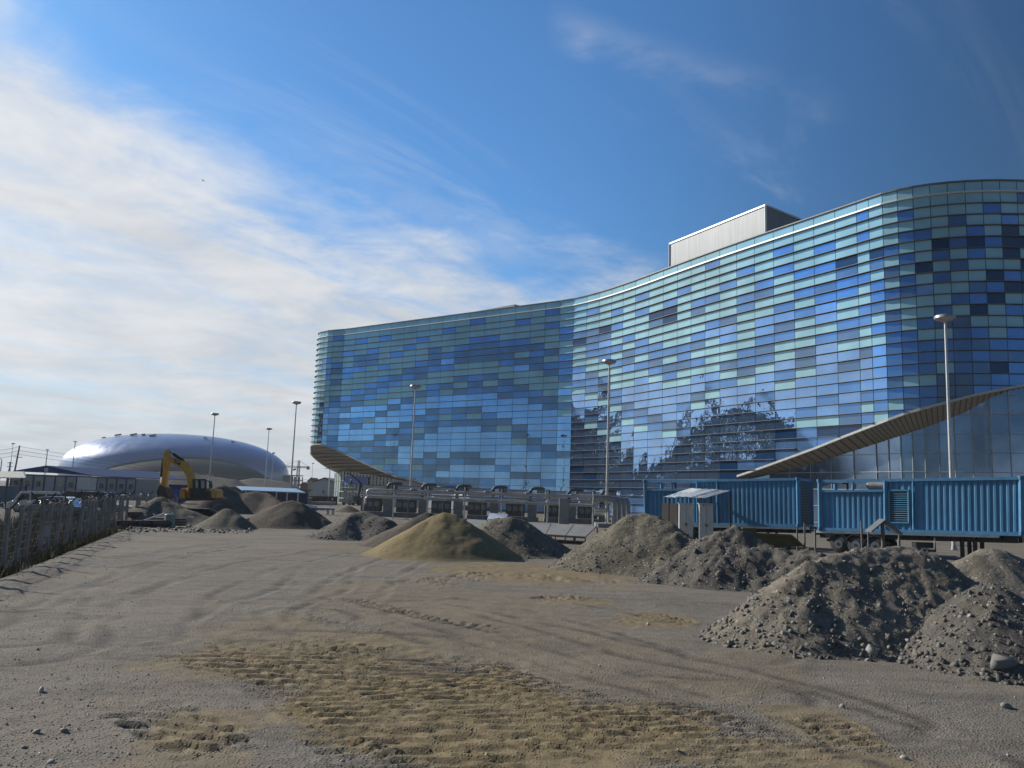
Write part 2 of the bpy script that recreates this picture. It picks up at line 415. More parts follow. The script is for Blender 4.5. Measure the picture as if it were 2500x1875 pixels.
vn = n_out.copy(); vn[1:] = n_out[1:]+n_out[:-1]; vn /= np.hypot(*vn.T)[:, None]
panels = []
def clip_poly(poly, za, zb_, L):           # keep the part above the line from (0,za) to (L,zb)
    out = []
    f = lambda q: q[1]-(za+(zb_-za)*q[0]/L)
    for k in range(len(poly)):
        a, b = poly[k], poly[(k+1) % len(poly)]; fa, fb = f(a), f(b)
        if fa >= 0: out.append(a)
        if (fa >= 0) != (fb >= 0): t = fa/(fa-fb); out.append((a[0]+(b[0]-a[0])*t, a[1]+(b[1]-a[1])*t))
    return out
NROW = 31
gap = .035
backV = []; backF = []
for i in range(len(OUT)-1):
    A, B = OUT[i], OUT[i+1]; L = np.hypot(*(B-A)); d = (B-A)/L; n = n_out[i]; ci = i-C0
    za, zb_ = ZB[i]+.12, ZB[i+1]+.12
    jit = random.gauss(0, .0012)
    for r in range(NROW):
        zt_ = ZT-r*HR; zb2 = max(zt_-HR, 0.05)
        if zt_ < .1: break
        poly = clip_poly([(gap, zb2+gap), (L-gap, zb2+gap), (L-gap, zt_-gap), (gap, zt_-gap)], za, zb_, L)
        if len(poly) < 3: continue
        tw = random.gauss(0, .0016)
        pts = [(*(A+d*s_+n*(.03+tw*(s_-L/2)+jit*(z-zt_))), z) for s_, z in poly]
        a2 = 0
        pp = [proj(q) for q in pts]
        for k in range(len(pp)): a2 += pp[k][0]*pp[(k+1) % len(pp)][1]-pp[(k+1) % len(pp)][0]*pp[k][1]
        vis = 0 <= ci and pp[0][0] < 2500
        panels.append((abs(a2) if vis else 0, letter(ci, r), pts))
    backV += [(*A, ZB[i]), (*B, ZB[i+1]), (*B, ZT-.02), (*A, ZT-.02)]; q = len(backV); backF.append([q-4, q-3, q-2, q-1])
panels.sort(key=lambda t: -t[0])
NAMES = {'G': 'pale_glass_pane', 'B': 'blue_glass_pane', 'D': 'slate_glass_pane', 'C': 'mirror_glass_pane', 'N': 'dark_glass_pane'}
for a2, lt, pts in panels[:100]:
    mesh_np(NAMES[lt], pts, [list(range(len(pts)))], PG[lt], arena)
V = []; Fc = []; mi = []; order = 'GBDCN'
for a2, lt, pts in panels[100:]:
    b = len(V); V += pts; Fc.append([b+k for k in range(len(pts))]); mi.append(order.index(lt))
rest = mesh_np('glass_pane', V, Fc, [PG[k] for k in order], arena); rest['kind'] = 'stuff'
rest.data.polygons.foreach_set('material_index', mi)
FRAME = mat('facade_frame', (.05, .085, .12), .5, .2)
mesh_np('wall_frame', backV, backF, FRAME, arena)
FIN = mat('sunshade_metal', (.16, .165, .165), .55, .25, var=.05)
FINB = mat('gutter_metal', (.62, .62, .60), .4, .4, var=.05)
def strip(idx, z, dep, th, in_=0.0, dz=None):
    """horizontal band following the outline for the index run idx"""
    V = []; F_ = []
    for k, i in enumerate(idx):
        o = OUT[i]; n = vn[i]
        for (e, zz) in ((in_, z-th/2), (dep, z-th/2), (dep, z+th/2), (in_, z+th/2)): V.append((*(o+n*e), zz))
        if k:
            a = (k-1)*4; b = k*4
            for q in range(4): F_.append([a+q, b+q, b+(q+1) % 4, a+(q+1) % 4])
    F_.append([0, 1, 2, 3]); m_ = (len(idx)-1)*4; F_.append([m_+3, m_+2, m_+1, m_])
    return V, F_
for r in range(1, NROW):
    z = ZT-r*HR
    if z < .3: break
    runs = []; cur = []
    for i in range(len(OUT)):
        if ZB[i]+.05 < z: cur.append(i)
        else:
            if len(cur) > 1: runs.append(cur)
            cur = []
    if len(cur) > 1: runs.append(cur)
    for run in runs:
        if r == 1: v_, f_ = strip(run, z+.02, .34, .16, .02)
        else: v_, f_ = strip(run, z, .34, .045, .02)
        MB().add(v_, f_).build('gutter_rail' if r == 1 else 'sunshade_fin', FINB if r == 1 else FIN, arena)
mb = MB(); v_, f_ = strip(list(range(len(OUT))), ZT+.05, .22, .14, -.5); mb.add(v_, f_); mb.build('parapet_cap', FIN, arena)
# lip along the bottom edge of the hanging shell
LIP = mat('soffit_lip', (.47, .47, .45), .5, .2)
V = []; F_ = []; run = [i for i in range(len(OUT)) if ZB[i] > .6]
segs = []; cur = [run[0]]
for i in run[1:]:
    if i == cur[-1]+1: cur.append(i)
    else: segs.append(cur); cur = [i]
segs.append(cur)
for sg in segs:
    mb = MB()
    vv = []; ff = []
    for k, i in enumerate(sg):
        o = OUT[i]; n = vn[i]
        for e, zz in ((-.25, -.10), (.16, -.10), (.16, .16), (-.25, .16)): vv.append((*(o+n*e), ZB[i]+zz))
        if k:
            a = (k-1)*4; b = k*4
            for q in range(4): ff.append([a+q, b+q, b+(q+1) % 4, a+(q+1) % 4])
    mb.add(vv, ff).build('shell_edge', LIP, arena)
# roof deck
mb = MB(); mb.add([(*(o-n*.4), ZT-.6) for o, n in zip(OUT, vn)], [list(range(len(OUT)))]); mb.build('roof', mat('roof_felt', (.2, .2, .21), .8), arena)
# left lens-shaped soffit: front bottom edge joined to side bottom edge at equal heights
SOF = mat('soffit_board', (.30, .275, .235), .7, var=.08); SOFD = mat('soffit_gap', (.12, .11, .10), .7)
fi = [i for i in range(C0-3, C0+15)]; fz = [ZB[i] for i in fi]
top_i = max(range(C0-8, C0+3), key=lambda i: ZB[i])
fr = [i for i in range(top_i, C0+14)]; sd_ = [i for i in range(top_i, 0, -1)]
def twomat(name, m1, m2):
    o = mesh_np(name, m1.v+m2.v, m1.f+[[i+len(m1.v) for i in f] for f in m2.f], [SOF, SOFD], arena)
    o.data.polygons.foreach_set('material_index', [0]*len(m1.f)+[1]*len(m2.f)); return o
def at_height(idx, z):
    for a, b in zip(idx[:-1], idx[1:]):
        if (ZB[a]-z)*(ZB[b]-z) <= 0 and abs(ZB[a]-ZB[b]) > 1e-6:
            t = (ZB[a]-z)/(ZB[a]-ZB[b]); return OUT[a]+(OUT[b]-OUT[a])*t-(vn[a]*.1)
    return OUT[idx[-1]]
zs = []; z = ZB[top_i]-.12
while z > 2.0: zs.append(z); z -= .62
zs.append(2.0)
mbs = MB(); mbd = MB()
for k in range(len(zs)-1):
    za, zb_ = zs[k], zs[k+1]; zm = zb_+.16
    def pr(z): a = at_height(fr, z); b = at_height(sd_, z); return a, b
    a1, b1 = pr(za); a2, b2 = pr(zm); a3, b3 = pr(zb_)
    mbs.quad((*a1, za), (*b1, za), (*b3, zb_), (*a3, zb_))
    mbd.quad((*a2, zm-.03), (*b2, zm-.03), (*b3, zb_-.03), (*a3, zb_-.03))
twomat('soffit', mbs, mbd)
# entrance glass box under the left overhang
GBX = mat('entrance_glass', (.045, .065, .06), .10, .15, spec=.6, var=.3, vscale=.3)
GBL = mat('entrance_glass_sunlit', (.42, .52, .50), .25, .1, var=.1)  # sunlit side face: the sun is put into a paler glass colour
MULM = mat('mullion_metal', (.36, .38, .37), .45, .4)
c0 = G(829, 1228)[:2]; c1 = OUT[C0+11]-vn[C0+11]*1.2; cb = P(814, 1220, 200)[:2]
def zsof(q, lim=18.):
    # height of soffit over plan point q: find height z where the segment front(z)-side(z) passes q
    prev = None
    for z in np.arange(2.0, ZB[top_i]-.05, .12):
        a = at_height(fr, z); b = at_height(sd_, z); d = b-a; v = d[0]*(q-a)[1]-d[1]*(q-a)[0]
        if prev is not None and v*prev < 0: return z
        if v != 0: prev = v
    return 2.0
def wallgrid(a, b, topf, stepx, rows, gm, name, fm=MULM, gname='glazing', mw=.07):
    L = np.hypot(*(b-a)); d = (b-a)/L; n = np.array([d[1], -d[0]]); nx = max(1, int(round(L/stepx)))
    gl = MB(); fr_ = MB()
    for k in range(nx):
        p0, p1 = a+d*L*k/nx, a+d*L*(k+1)/nx; t0, t1 = topf(p0), topf(p1)
        gl.quad((*p0, 0), (*p1, 0), (*p1, t1), (*p0, t0))
        fr_.beam((*(p0+n*.05), 0), (*(p0+n*.05), t0), mw, .12)
    for zr in rows:
        s0 = None
        for k in range(nx+1):
            p0 = a+d*L*k/nx; ok = topf(p0) > zr+.1
            if ok and s0 is None: s0 = p0
            if (not ok or k == nx) and s0 is not None:
                fr_.beam((*(s0+n*.06), zr), (*(p0+n*.06), zr), .12, mw); s0 = None
    gl.build(gname, gm, arena); fr_.build('mullions', fm, arena)
wallgrid(c0, c1, lambda q: zsof(q)+.3, 1.55, [.2, 1.25, 2.6, 3.4, 5.0, 6.3, 7.5, 9.0], GBX, 'entrance')
wallgrid(cb, c0, lambda q: zsof(q)+.3, 6., [.2, 2.6, 5.0, 7.5, 10.], GBL, 'side', gname='side_glazing')
# blue boarded panels, a door and the pale wall further right
u = (c1-c0)/np.hypot(*(c1-c0)); nrm = np.array([u[1], -u[0]])
def onwall(s_, z, off=.12): return (*(c0+u*s_+nrm*off), z)
def sx_of(px):                                   # distance along the wall for a photo column
    lo, hi = 0., 60.
    for _ in range(30):
        m_ = (lo+hi)/2
        if proj((*(c0+u*m_), 2.))[0] < px: lo = m_
        else: hi = m_
    return lo
def zpx(px, py):
    s_ = sx_of(px); lo, hi = -3., 40.
    for _ in range(30):
        m_ = (lo+hi)/2
        if proj((*(c0+u*s_), m_))[1] > py: lo = m_
        else: hi = m_
    return s_, lo
for (x0, y0, x1, y1, m_, nm) in ((841, 1163, 878, 1183, mat('blue_board', (.03, .09, .42), .5), 'blue_board'), (879, 1164, 899, 1184, MATS['blue_board'], 'blue_board')):
    s0, za = zpx(x0, y1); s1, zb_ = zpx(x1, y0)
    mb = MB(); mb.prism([onwall(s0, za), onwall(s1, za), onwall(s1, zb_), onwall(s0, zb_)], (nrm[0]*.08, nrm[1]*.08, 0)); mb.build(nm, m_, arena)
mb = MB()
for (xa, ya, xb, yb) in ((824, 1200, 824, 1228), (836, 1201, 836, 1228), (830, 1201, 830, 1228), (824, 1200, 836, 1200), (824, 1216, 836, 1216), (824, 1227, 836, 1227)):
    s0, za = zpx(xa+6, ya); s1, zb_ = zpx(xb+6, yb); mb.beam(onwall(s0, max(za, .05), .25), onwall(s1, max(zb_, .05), .25), .16)
mb.build('entrance_door', mat('door_frame', (.55, .6, .6), .4), arena)
s0, za = zpx(963, 1190); s1, zb_ = zpx(1110, 1190)
PALE = mat('pale_cladding', (.30, .36, .42), .5, var=.1)
mb = MB()
for k in range(7):
    sa = s0+(s1-s0)*k/7; sb = s0+(s1-s0)*(k+1)/7-.12
    mb.prism([onwall(sa, .1), onwall(sb, .1), onwall(sb, max(.4, zsof(c0+u*sb)-.1)), onwall(sa, max(.5, zsof(c0+u*sa)-.1))], (nrm[0]*.05, nrm[1]*.05, 0))
mb.build('pale_panel', PALE, arena)
# right overhang: soffit running back to a recessed dark glass wall
YW = [(1700, 1225), (1778, 1173), (1950, 1143), (2149, 1080), (2242, 1049.6), (2345, 1012), (2399, 984), (2430, 962), (2500, 946)]
ri = [i for i in range(C0+31, C0+len(MUL))]
E_ = []; W_ = []
for i in ri:
    if ZB[i] < .5: continue
    px, py = proj((*OUT[i], ZB[i])); yw = np.interp(px, [a for a, b in YW], [b for a, b in YW])
    off = np.interp(px, [1700, 1850, 2300, 2430, 2500], [.4, 2.4, 2.2, .5, .3]); w2 = OUT[i]-vn[i]*off; lo, hi = 0., ZB[i]-.03
    for _ in range(40):
        z = (lo+hi)/2; x_, y_ = proj((*w2, z))
        if y_ > np.interp(x_, [a for a, b in YW], [b for a, b in YW]): lo = z
        else: hi = z
    E_.append((*OUT[i], ZB[i])); W_.append(np.array([*w2, z]))
E_ = np.array(E_); W_ = np.array(W_)
i0 = C0+31
e0 = np.array([*OUT[C0+32], .3]); w0 = np.array([*(OUT[C0+32]-vn[C0+32]*1.0), .3])
E_ = np.vstack([e0, E_]); W_ = np.vstack([w0, W_])
mbs = MB(); mbd = MB()
NS = len(E_)
for k in range(NS-1):
    for q in range(3):
        t0, t1 = q/3, (q+.78)/3; t2 = (q+1)/3
        L_ = lambda a, b, t: a+(b-a)*t
        f0, f1 = L_(E_[k], E_[k+1], t0), L_(E_[k], E_[k+1], t1); f2 = L_(E_[k], E_[k+1], t2)
        g0, g1 = L_(W_[k], W_[k+1], t0), L_(W_[k], W_[k+1], t1); g2 = L_(W_[k], W_[k+1], t2)
        mbs.quad(f0, g0, g2, f2); up = np.array([0, 0, -.03]); mbd.quad(f1+up, g1+up, g2+up, f2+up)
twomat('soffit', mbs, mbd)
RG = mat('lobby_glass', (.20, .28, .40), .05, .75, spec=.7, var=.25, vscale=.15)
gl = MB(); fr_ = MB()
for k in range(NS-1):
    a, b = W_[k], W_[k+1]
    gl.quad((a[0], a[1], 0), (b[0], b[1], 0), tuple(b), tuple(a))
    dd = (b-a)[:2]; n = np.array([dd[1], -dd[0]]); n /= np.hypot(*n); n2 = np.array([*n*.05, 0])
    fr_.beam(np.array([a[0], a[1], 0])+n2, a+n2, .08, .1)
    for zr in np.arange(.9, 40, 1.9):
        if a[2] > zr and b[2] > zr: fr_.beam(np.array([a[0], a[1], zr])+n2*1.2, np.array([b[0], b[1], zr])+n2*1.2, .1, .07)
        elif b[2] > zr > a[2]:
            t = (zr-a[2])/(b[2]-a[2]); m_ = a+(b-a)*t; fr_.beam(np.array([m_[0], m_[1], zr])+n2*1.2, np.array([b[0], b[1], zr])+n2*1.2, .1, .07)
# carry the lobby wall on past the frame
last = W_[-1]; q0 = last.copy(); j = C0+len(MUL)
while j < C0+len(MUL)+20:
    q1 = np.array([*(OUT[j]-vn[j]*.5), ZB[j]]); gl.quad((q0[0], q0[1], 0), (q1[0], q1[1], 0), tuple(q1), tuple(q0)); q0 = q1; j += 1
gl.build('lobby_glazing', RG, arena); fr_.build('lobby_mullions', MULM, arena)
# roof plant enclosures
zb_ = 42.2; A, B, C = atz(1635, 595.5, zb_), atz(1869, 501, zb_), atz(1960, 538, zb_); D = A+(C-B)
mb = MB(); 
def roofbox(A, B, C, D, zlo, name, m):
    mb = MB(); q = [A, B, C, D]; mb.add([(*p_[:2], zlo) for p_ in q]+[tuple(p_) for p_ in q], [[0, 1, 5, 4], [1, 2, 6, 5], [2, 3, 7, 6], [3, 0, 4, 7], [4, 5, 6, 7]]); return mb.build(name, m, arena)
def ribbed(name, base, scale):
    m = bpy.data.materials.new(name); m.use_nodes = True; g = NG(m.node_tree); b = m.node_tree.nodes['Principled BSDF']
    tcn = g.node('ShaderNodeTexCoord'); mp = g.node('ShaderNodeMapping'); mp.inputs['Scale'].default_value = (1, 1, .06); g.l.new(tcn.outputs['Object'], mp.inputs[0])
    n = g.noise(mp.outputs[0], scale, 5, .7); g.l.new(g.mix(g.ss(n, .3, .7), tuple(c*.82 for c in base), tuple(c*1.1 for c in base)), b.inputs['Base Color'])
    b.inputs['Metallic'].default_value = .25; b.inputs['Roughness'].default_value = .5
    return m
roofbox(A, B, C, D, ZT-1, 'roof_plant_box', ribbed('plant_cladding', (.17, .19, .21), 2.2))
rm = MB(); up = np.array([0, 0, .12])
for a, b in ((A, B), (B, C)): rm.beam(a+up*0, b+up*0, .25, .22)
rm.beam((*A[:2], ZT-1), tuple(A), .25); rm.beam((*B[:2], ZT-1), tuple(B), .25); rm.build('plant_box_trim', FINB, arena)
zb_ = 39.6; A, B, C = atz(1130, 766, zb_), atz(1256, 743, zb_), atz(1290, 750.5, zb_); D = A+(C-B)
roofbox(A, B, C, D, ZT-1, 'roof_hatch_box', mat('hatch_cladding', (.2, .3, .36), .5))
# ================================================================== ground
def vnoise(x, y, seed=0):
    """smooth value noise on arrays"""
    xi = np.floor(x).astype(np.int64); yi = np.floor(y).astype(np.int64); xf = x-xi; yf = y-yi
    def h(a, b):
        n = (a*374761393+b*668265263+seed*982451653) & 0xffffffff
        n = ((n ^ (n >> 13))*1274126177) & 0xffffffff
        return ((n ^ (n >> 16)) & 0xffff)/65535.
    u = xf*xf*(3-2*xf); v = yf*yf*(3-2*yf)
    return (h(xi, yi)*(1-u)+h(xi+1, yi)*u)*(1-v)+(h(xi, yi+1)*(1-u)+h(xi+1, yi+1)*u)*v
def fbm(x, y, oct=4, seed=0, gain=.5):
    s = 0; a = 1; t = 0
    for k in range(oct): s = s+a*vnoise(x*2**k+17*k, y*2**k-9*k, seed+k); t += a; a *= gain
    return s/t
def sstep(x, a, b): t = np.clip((x-a)/(b-a), 0, 1); return t*t*(3-2*t)
def gp(*pp): return [G(x, y)[:2] for x, y in pp]
def polydist(x, y, pts):
    """signed across-distance, along-distance and abs distance to a polyline"""
    best = np.full(x.shape, 1e9); s_ = np.zeros(x.shape); t_ = np.zeros(x.shape); acc = 0
    for a, b in zip(pts[:-1], pts[1:]):
        d = b-a; L = np.hypot(*d); d = d/L; rx = x-a[0]; ry = y-a[1]
        u = np.clip(rx*d[0]+ry*d[1], 0, L); cx = rx-u*d[0]; cy = ry-u*d[1]; dd = np.hypot(cx, cy); m = dd < best
        sg = np.where(d[0]*ry-d[1]*rx > 0, 1., -1.)
        best = np.where(m, dd, best); s_ = np.where(m, acc+u, s_); t_ = np.where(m, sg*dd, t_); acc += L
    return s_, t_, best
# tyre bands: (polyline in photo marks, half width m, lug pitch m, depth m, slant)
FIELDS = [  # centre line, half width, track width, lug pitch, depth
    (gp((420, 1600), (620, 1590), (900, 1600), (1250, 1660)), .95, .45, .20, .034),
    (gp((1500, 1700), (1760, 1790), (2080, 1900)), .7, .42, .17, .040),
    (gp((560, 1570), (760, 1610), (960, 1665), (1180, 1760), (1420, 1900)), 1.75, .58, .20, .050),
    (gp((880, 1600), (1080, 1640), (1300, 1700), (1560, 1770), (1960, 1890)), 1.0, .42, .17, .044),
    (gp((900, 1745), (1080, 1800), (1240, 1850), (1380, 1920)), .62, .55, .26, .065),
    (gp((760, 1770), (840, 1820), (900, 1900)), .25, .5, .22, .03),
    (gp((330, 1720), (440, 1770), (560, 1860)), .50, .50, .27, .065),
    (gp((1000, 1430), (1200, 1402), (1400, 1414), (1600, 1425)), 1.0, .6, .30, .040),
    (gp((840, 1455), (960, 1490), (1080, 1520), (1240, 1548)), .30, .30, .17, .040),
    (gp((1940, 1735), (2040, 1780), (2170, 1870)), .40, .40, .22, .050),
    (gp((1470, 1522), (1600, 1505), (1710, 1532)), .36, .36, .19, .042),
    (gp((1280, 1470), (1380, 1460), (1480, 1474)), .36, .36, .21, .05),
    (gp((720, 1500), (860, 1530), (1000, 1570)), .34, .34, .16, .022),
]
RUTS = [gp((300, 1560), (420, 1450), (620, 1380), (800, 1350)), gp((900, 1460), (1150, 1450), (1450, 1500), (1800, 1600)), gp((1000, 1480), (1300, 1540), (1700, 1640), (2100, 1760)), gp((20, 1480), (240, 1380), (520, 1330)), gp((30, 1560), (120, 1440), (320, 1370), (560, 1330)), gp((60, 1600), (200, 1470), (420, 1380)), gp((840, 1460), (900, 1400), (1010, 1360)), gp((700, 1560), (1000, 1570), (1400, 1660), (1800, 1700)),
        gp((560, 1540), (640, 1480), (760, 1440), (800, 1380)), gp((1050, 1500), (1400, 1600), (1900, 1720), (2300, 1850)), gp((750, 1500), (860, 1560), (1100, 1620))]
SANDP = [  # cx, cy (photo marks), rx, ry in photo px, strength
    (760, 1620, 380, 75, .85), (1060, 1740, 380, 130, 1.), (1480, 1790, 400, 80, .95), (1900, 1850, 330, 60, .8), (1340, 1840, 420, 90, 1.), (1750, 1830, 330, 60, .8), (470, 1790, 150, 60, .8), (480, 1860, 190, 50, .55),
    (1150, 1560, 420, 110, .42), (1000, 1460, 260, 60, .40), (1500, 1640, 420, 80, .38), (640, 1560, 260, 60, .5), (1300, 1402, 280, 26, 1.), (1490, 1380, 130, 16, 1.), (1400, 1468, 110, 11, .9), (1610, 1515, 120, 18, .9), (1080, 1352, 210, 18, .9), (1000, 1500, 210, 45, .35), (1080, 1560, 260, 40, .3), (870, 1340, 110, 14, .5),
    (2020, 1780, 130, 60, .75), (1830, 1640, 200, 60, .35), (360, 1635, 60, 7, .6), (1260, 1330, 90, 12, .6), (1050, 1630, 300, 50, .35), (950, 1800, 260, 50, .7)]
sp = []
for cx, cy, rx, ry, st in SANDP:
    c = G(cx, cy); r_ = G(cx+rx, cy+rx*.034); f_ = G(cx, cy-ry); n_ = G(cx, cy+ry)
    sp.append((c[0], (f_[1]+n_[1])/2, abs(r_[0]-c[0]), (f_[1]-n_[1])/2, st))
def sand_amount(x, y):
    s = np.zeros(x.shape); wob = (fbm(x*.9, y*.9, 4, 5)-.5)*1.3+(fbm(x*5, y*5, 3, 9)-.5)*.5
    for cx, cy, rx, ry, st in sp:
        d = np.sqrt(((x-cx)/rx)**2+((y-cy)/ry)**2)
        s = np.maximum(s, st*(1-sstep(d+wob*.75, .72, 1.12)))
    return s
FEN0 = G(44.6, 1361)[:2]; FEN1 = G(301, 1277)[:2]; FU = (FEN1-FEN0)/np.hypot(*(FEN1-FEN0)); FN = np.array([FU[1], -FU[0]])  # FN points to the yard
def ground_h(x, y):
    near = 1-sstep(np.hypot(x, y), 30, 60)
    z = (fbm(x*.22, y*.22, 3, 1)-.5)*.10+(fbm(x*1.3, y*1.3, 3, 2)-.5)*.05*near+(fbm(x*7, y*7, 2, 3)-.5)*.018*near
    wx = x+(fbm(x*.5, y*.5, 2, 21)-.5)*.35; wy = y+(fbm(x*.5+50, y*.5, 2, 22)-.5)*.35
    fade = .55+.45*sstep(fbm(x*.8, y*.8, 3, 31), .36, .56)
    zt = np.zeros(x.shape)
    for fi_, (pts, hw, tw, pitch, dep) in enumerate(FIELDS):
        x0 = min(p[0] for p in pts)-hw-1; x1 = max(p[0] for p in pts)+hw+1; y0 = min(p[1] for p in pts)-hw-1; y1 = max(p[1] for p in pts)+hw+1
        m = (x > x0) & (x < x1) & (y > y0) & (y < y1)
        if not m.any(): continue
        s_, t_, d_ = polydist(wx[m], wy[m], pts); Lt = sum(np.hypot(*(b-a)) for a, b in zip(pts[:-1], pts[1:]))
        rag = (fbm(x[m]*2.2, y[m]*2.2, 3, 80+fi_)-.5)*.5
        inside = (1-sstep(d_+rag*min(hw, .7), hw*.86, hw*1.06))*sstep(s_+rag, 0, .8)*sstep(Lt-s_+rag, 0, .9)
        tq = (t_+hw)/tw; k = np.floor(tq); loc = (tq-k)-.5                     # which pass, place across it
        hsh = np.modf(np.abs(np.sin(k*12.9+fi_*4.1)*437.5))[0]
        side = np.where(loc > 0, .5, 0.)
        yy = -(wy[m]+.22*wx[m])+.25*np.abs(loc)*tw*np.where(hsh > .5, 1, -1)      # ribs lie across the picture, staggered pass by pass
        ph = yy/pitch+hsh+side
        w_ = np.abs((ph % 1)-.5)*2                                             # 0 on a rib, 1 in a groove
        rib = 1-sstep(w_+(fbm(x[m]*5, y[m]*5, 2, 90)-.5)*.30, .28, .60)
        edge = sstep(np.abs(np.abs(loc)-.25), .20, .25)                        # little walls between lug rows
        hgt_ = np.maximum(rib, edge*.75)
        zt[m] = zt[m]*(1-inside)+fade[m]*dep*1.35*inside*(hgt_-.6)
        zt[m] += fade[m]*dep*.45*np.exp(-((d_-hw*1.08)/.07)**2)*sstep(s_, 0, 1.)*sstep(Lt-s_, 0, 1.)*(1-inside)
    z += zt
    for pts in RUTS:
        s_, t_, d_ = polydist(wx, wy, pts)
        for off in (-.9, .9):
            e = np.abs(t_-off); z += .5*near*(-.035*np.exp(-(e/.14)**2)+.018*np.exp(-((e-.26)/.09)**2))*fade
    sa = sand_amount(x, y); z += .018*sa*(fbm(x*3, y*3, 3, 40))
    # ditch along the fence and the verge that falls into it
    fd = (x-FEN0[0])*FN[0]+(y-FEN0[1])*FN[1]; fl = (x-FEN0[0])*FU[0]+(y-FEN0[1])*FU[1]
    dm = sstep(fl, -40, -30)*(1-sstep(fl, 26, 34))
    z += dm*(-.32*np.exp(-((fd-.25)/.55)**2)+.10*np.exp(-((fd-1.7)/.6)**2)*fbm(x*1.5, y*1.5, 2, 50))
    z += dm*(-.15*(1-sstep(fd, -1.0, .4)))
    return z
xs = np.unique(np.round(np.concatenate([np.arange(-6.2, 5.6, .045), np.arange(-14, -6.2, .11), np.arange(5.6, 14, .11), np.arange(-40, -14, .4), np.arange(14, 60, .5), np.arange(-160, -40, 4), np.arange(60, 200, 4), -np.geomspace(160, 2400, 10), np.geomspace(200, 2400, 10)]), 3))
ys = np.unique(np.round(np.concatenate([np.arange(-4, 7.2, 1.), np.arange(7.2, 13.5, .04), np.arange(13.5, 22, .09), np.arange(22, 45, .22), np.arange(45, 110, .8), np.arange(110, 300, 6), np.geomspace(300, 3000, 10), -np.geomspace(5, 1500, 12)]), 3))
XX, YY = np.meshgrid(xs, ys); ZZ = ground_h(XX, YY)
nx, ny = len(xs), len(ys)
ii = np.arange(nx*ny).reshape(ny, nx)
FF = np.stack([ii[:-1, :-1], ii[:-1, 1:], ii[1:, 1:], ii[1:, :-1]], -1).reshape(-1, 4)
def ground_z(x, y): return float(ground_h(np.array([float(x)]), np.array([float(y)]))[0])
gm = bpy.data.materials.new('gravel_ground'); gm.use_nodes = True; g = NG(gm.node_tree); b = gm.node_tree.nodes['Principled BSDF']
geo = g.node('ShaderNodeNewGeometry'); v = geo.outputs['Position']
at = g.node('ShaderNodeAttribute'); at.attribute_name = 'sand'; sand = at.outputs['Fac']
n1 = g.noise(v, .35, 5, .6); n2 = g.noise(v, 2.3, 6, .65); n3 = g.noise(v, 22., 5, .75); n4 = g.noise(v, .07, 3, .5)
vo = g.node('ShaderNodeTexVoronoi'); g.l.new(v, vo.inputs['Vector']); vo.inputs['Scale'].default_value = 26.
vo2 = g.node('ShaderNodeTexVoronoi'); g.l.new(v, vo2.inputs['Vector']); vo2.inputs['Scale'].default_value = 9.
gr = g.mix(g.ss(n1, .32, .68), (.185, .168, .142), (.280, .252, .212))
gr = g.mix(g.ss(n2, .35, .75, 0., .55), gr, (.21, .184, .148))
gr = g.mix(g.ss(n3, .42, .70, 0., .8), gr, (.075, .070, .062))
sepc = g.node('ShaderNodeSeparateColor'); g.l.new(vo.outputs['Color'], sepc.inputs[0])
peb = g.m('MULTIPLY', g.m('GREATER_THAN', sepc.outputs[0], .58), g.ss(vo.outputs['Distance'], .34, .22, 0., 1.))
gr = g.mix(g.m('MULTIPLY', peb, .75), gr, g.mix(sepc.outputs[1], (.17, .17, .18), (.50, .49, .47)))
sepd = g.node('ShaderNodeSeparateColor'); g.l.new(vo2.outputs['Color'], sepd.inputs[0])
peb2 = g.m('MULTIPLY', g.m('GREATER_THAN', sepd.outputs[0], .86), g.ss(vo2.outputs['Distance'], .26, .18, 0., 1.))
gr = g.mix(g.m('MULTIPLY', peb2, .8), gr, g.mix(sepd.outputs[1], (.16, .16, .165), (.42, .41, .40)))
sd1 = g.mix(g.ss(n2, .3, .7), (.170, .130, .070), (.260, .203, .115))
sd1 = g.mix(g.ss(n3, .4, .8, 0., .4), sd1, (.11, .085, .05))
mpg = g.node('ShaderNodeMapping'); mpg.inputs['Rotation'].default_value = (0, 0, .75); mpg.inputs['Scale'].default_value = (.35, 2.6, 1); g.l.new(v, mpg.inputs[0])
n5 = g.noise(mpg.outputs[0], .8, 6, .65, .6); gr = g.mix(g.ss(n5, .46, .68, 0., .62), gr, (.095, .086, .073)); gr = g.mix(g.ss(n5, .46, .28, 0., .35), gr, (.25, .225, .19))
dusty = g.ss(n1, .42, .66, .12, .60)
colr = g.mix(dusty, gr, (.215, .172, .118))
colr = g.mix(sand, colr, sd1)
rt = g.node('ShaderNodeAttribute'); rt.attribute_name = 'rut'
colr = g.mix(g.m('MULTIPLY', rt.outputs['Fac'], g.ss(n2, .3, .6, .25, .85)), colr, (.075, .066, .054))
dk = g.node('ShaderNodeAttribute'); dk.attribute_name = 'verge'
colr = g.mix(dk.outputs['Fac'], colr, g.mix(g.ss(n2, .3, .7), (.055, .052, .045), (.10, .095, .07)))
g.l.new(colr, b.inputs['Base Color']); b.inputs['Roughness'].default_value = .92; b.inputs['Specular IOR Level'].default_value = .25
hgt = g.m('ADD', g.m('MULTIPLY', n3, .6), g.m('MULTIPLY', g.ss(vo.outputs['Distance'], .5, .0), g.m('ADD', .5, g.m('MULTIPLY', peb, .8))))
hgt = g.m('MULTIPLY', hgt, g.ss(sand, .2, .9, 1., .35))
bn = g.node('ShaderNodeBump'); bn.inputs['Strength'].default_value = .9; bn.inputs['Distance'].default_value = .034
g.l.new(hgt, bn.inputs['Height']); g.l.new(bn.outputs[0], b.inputs['Normal'])
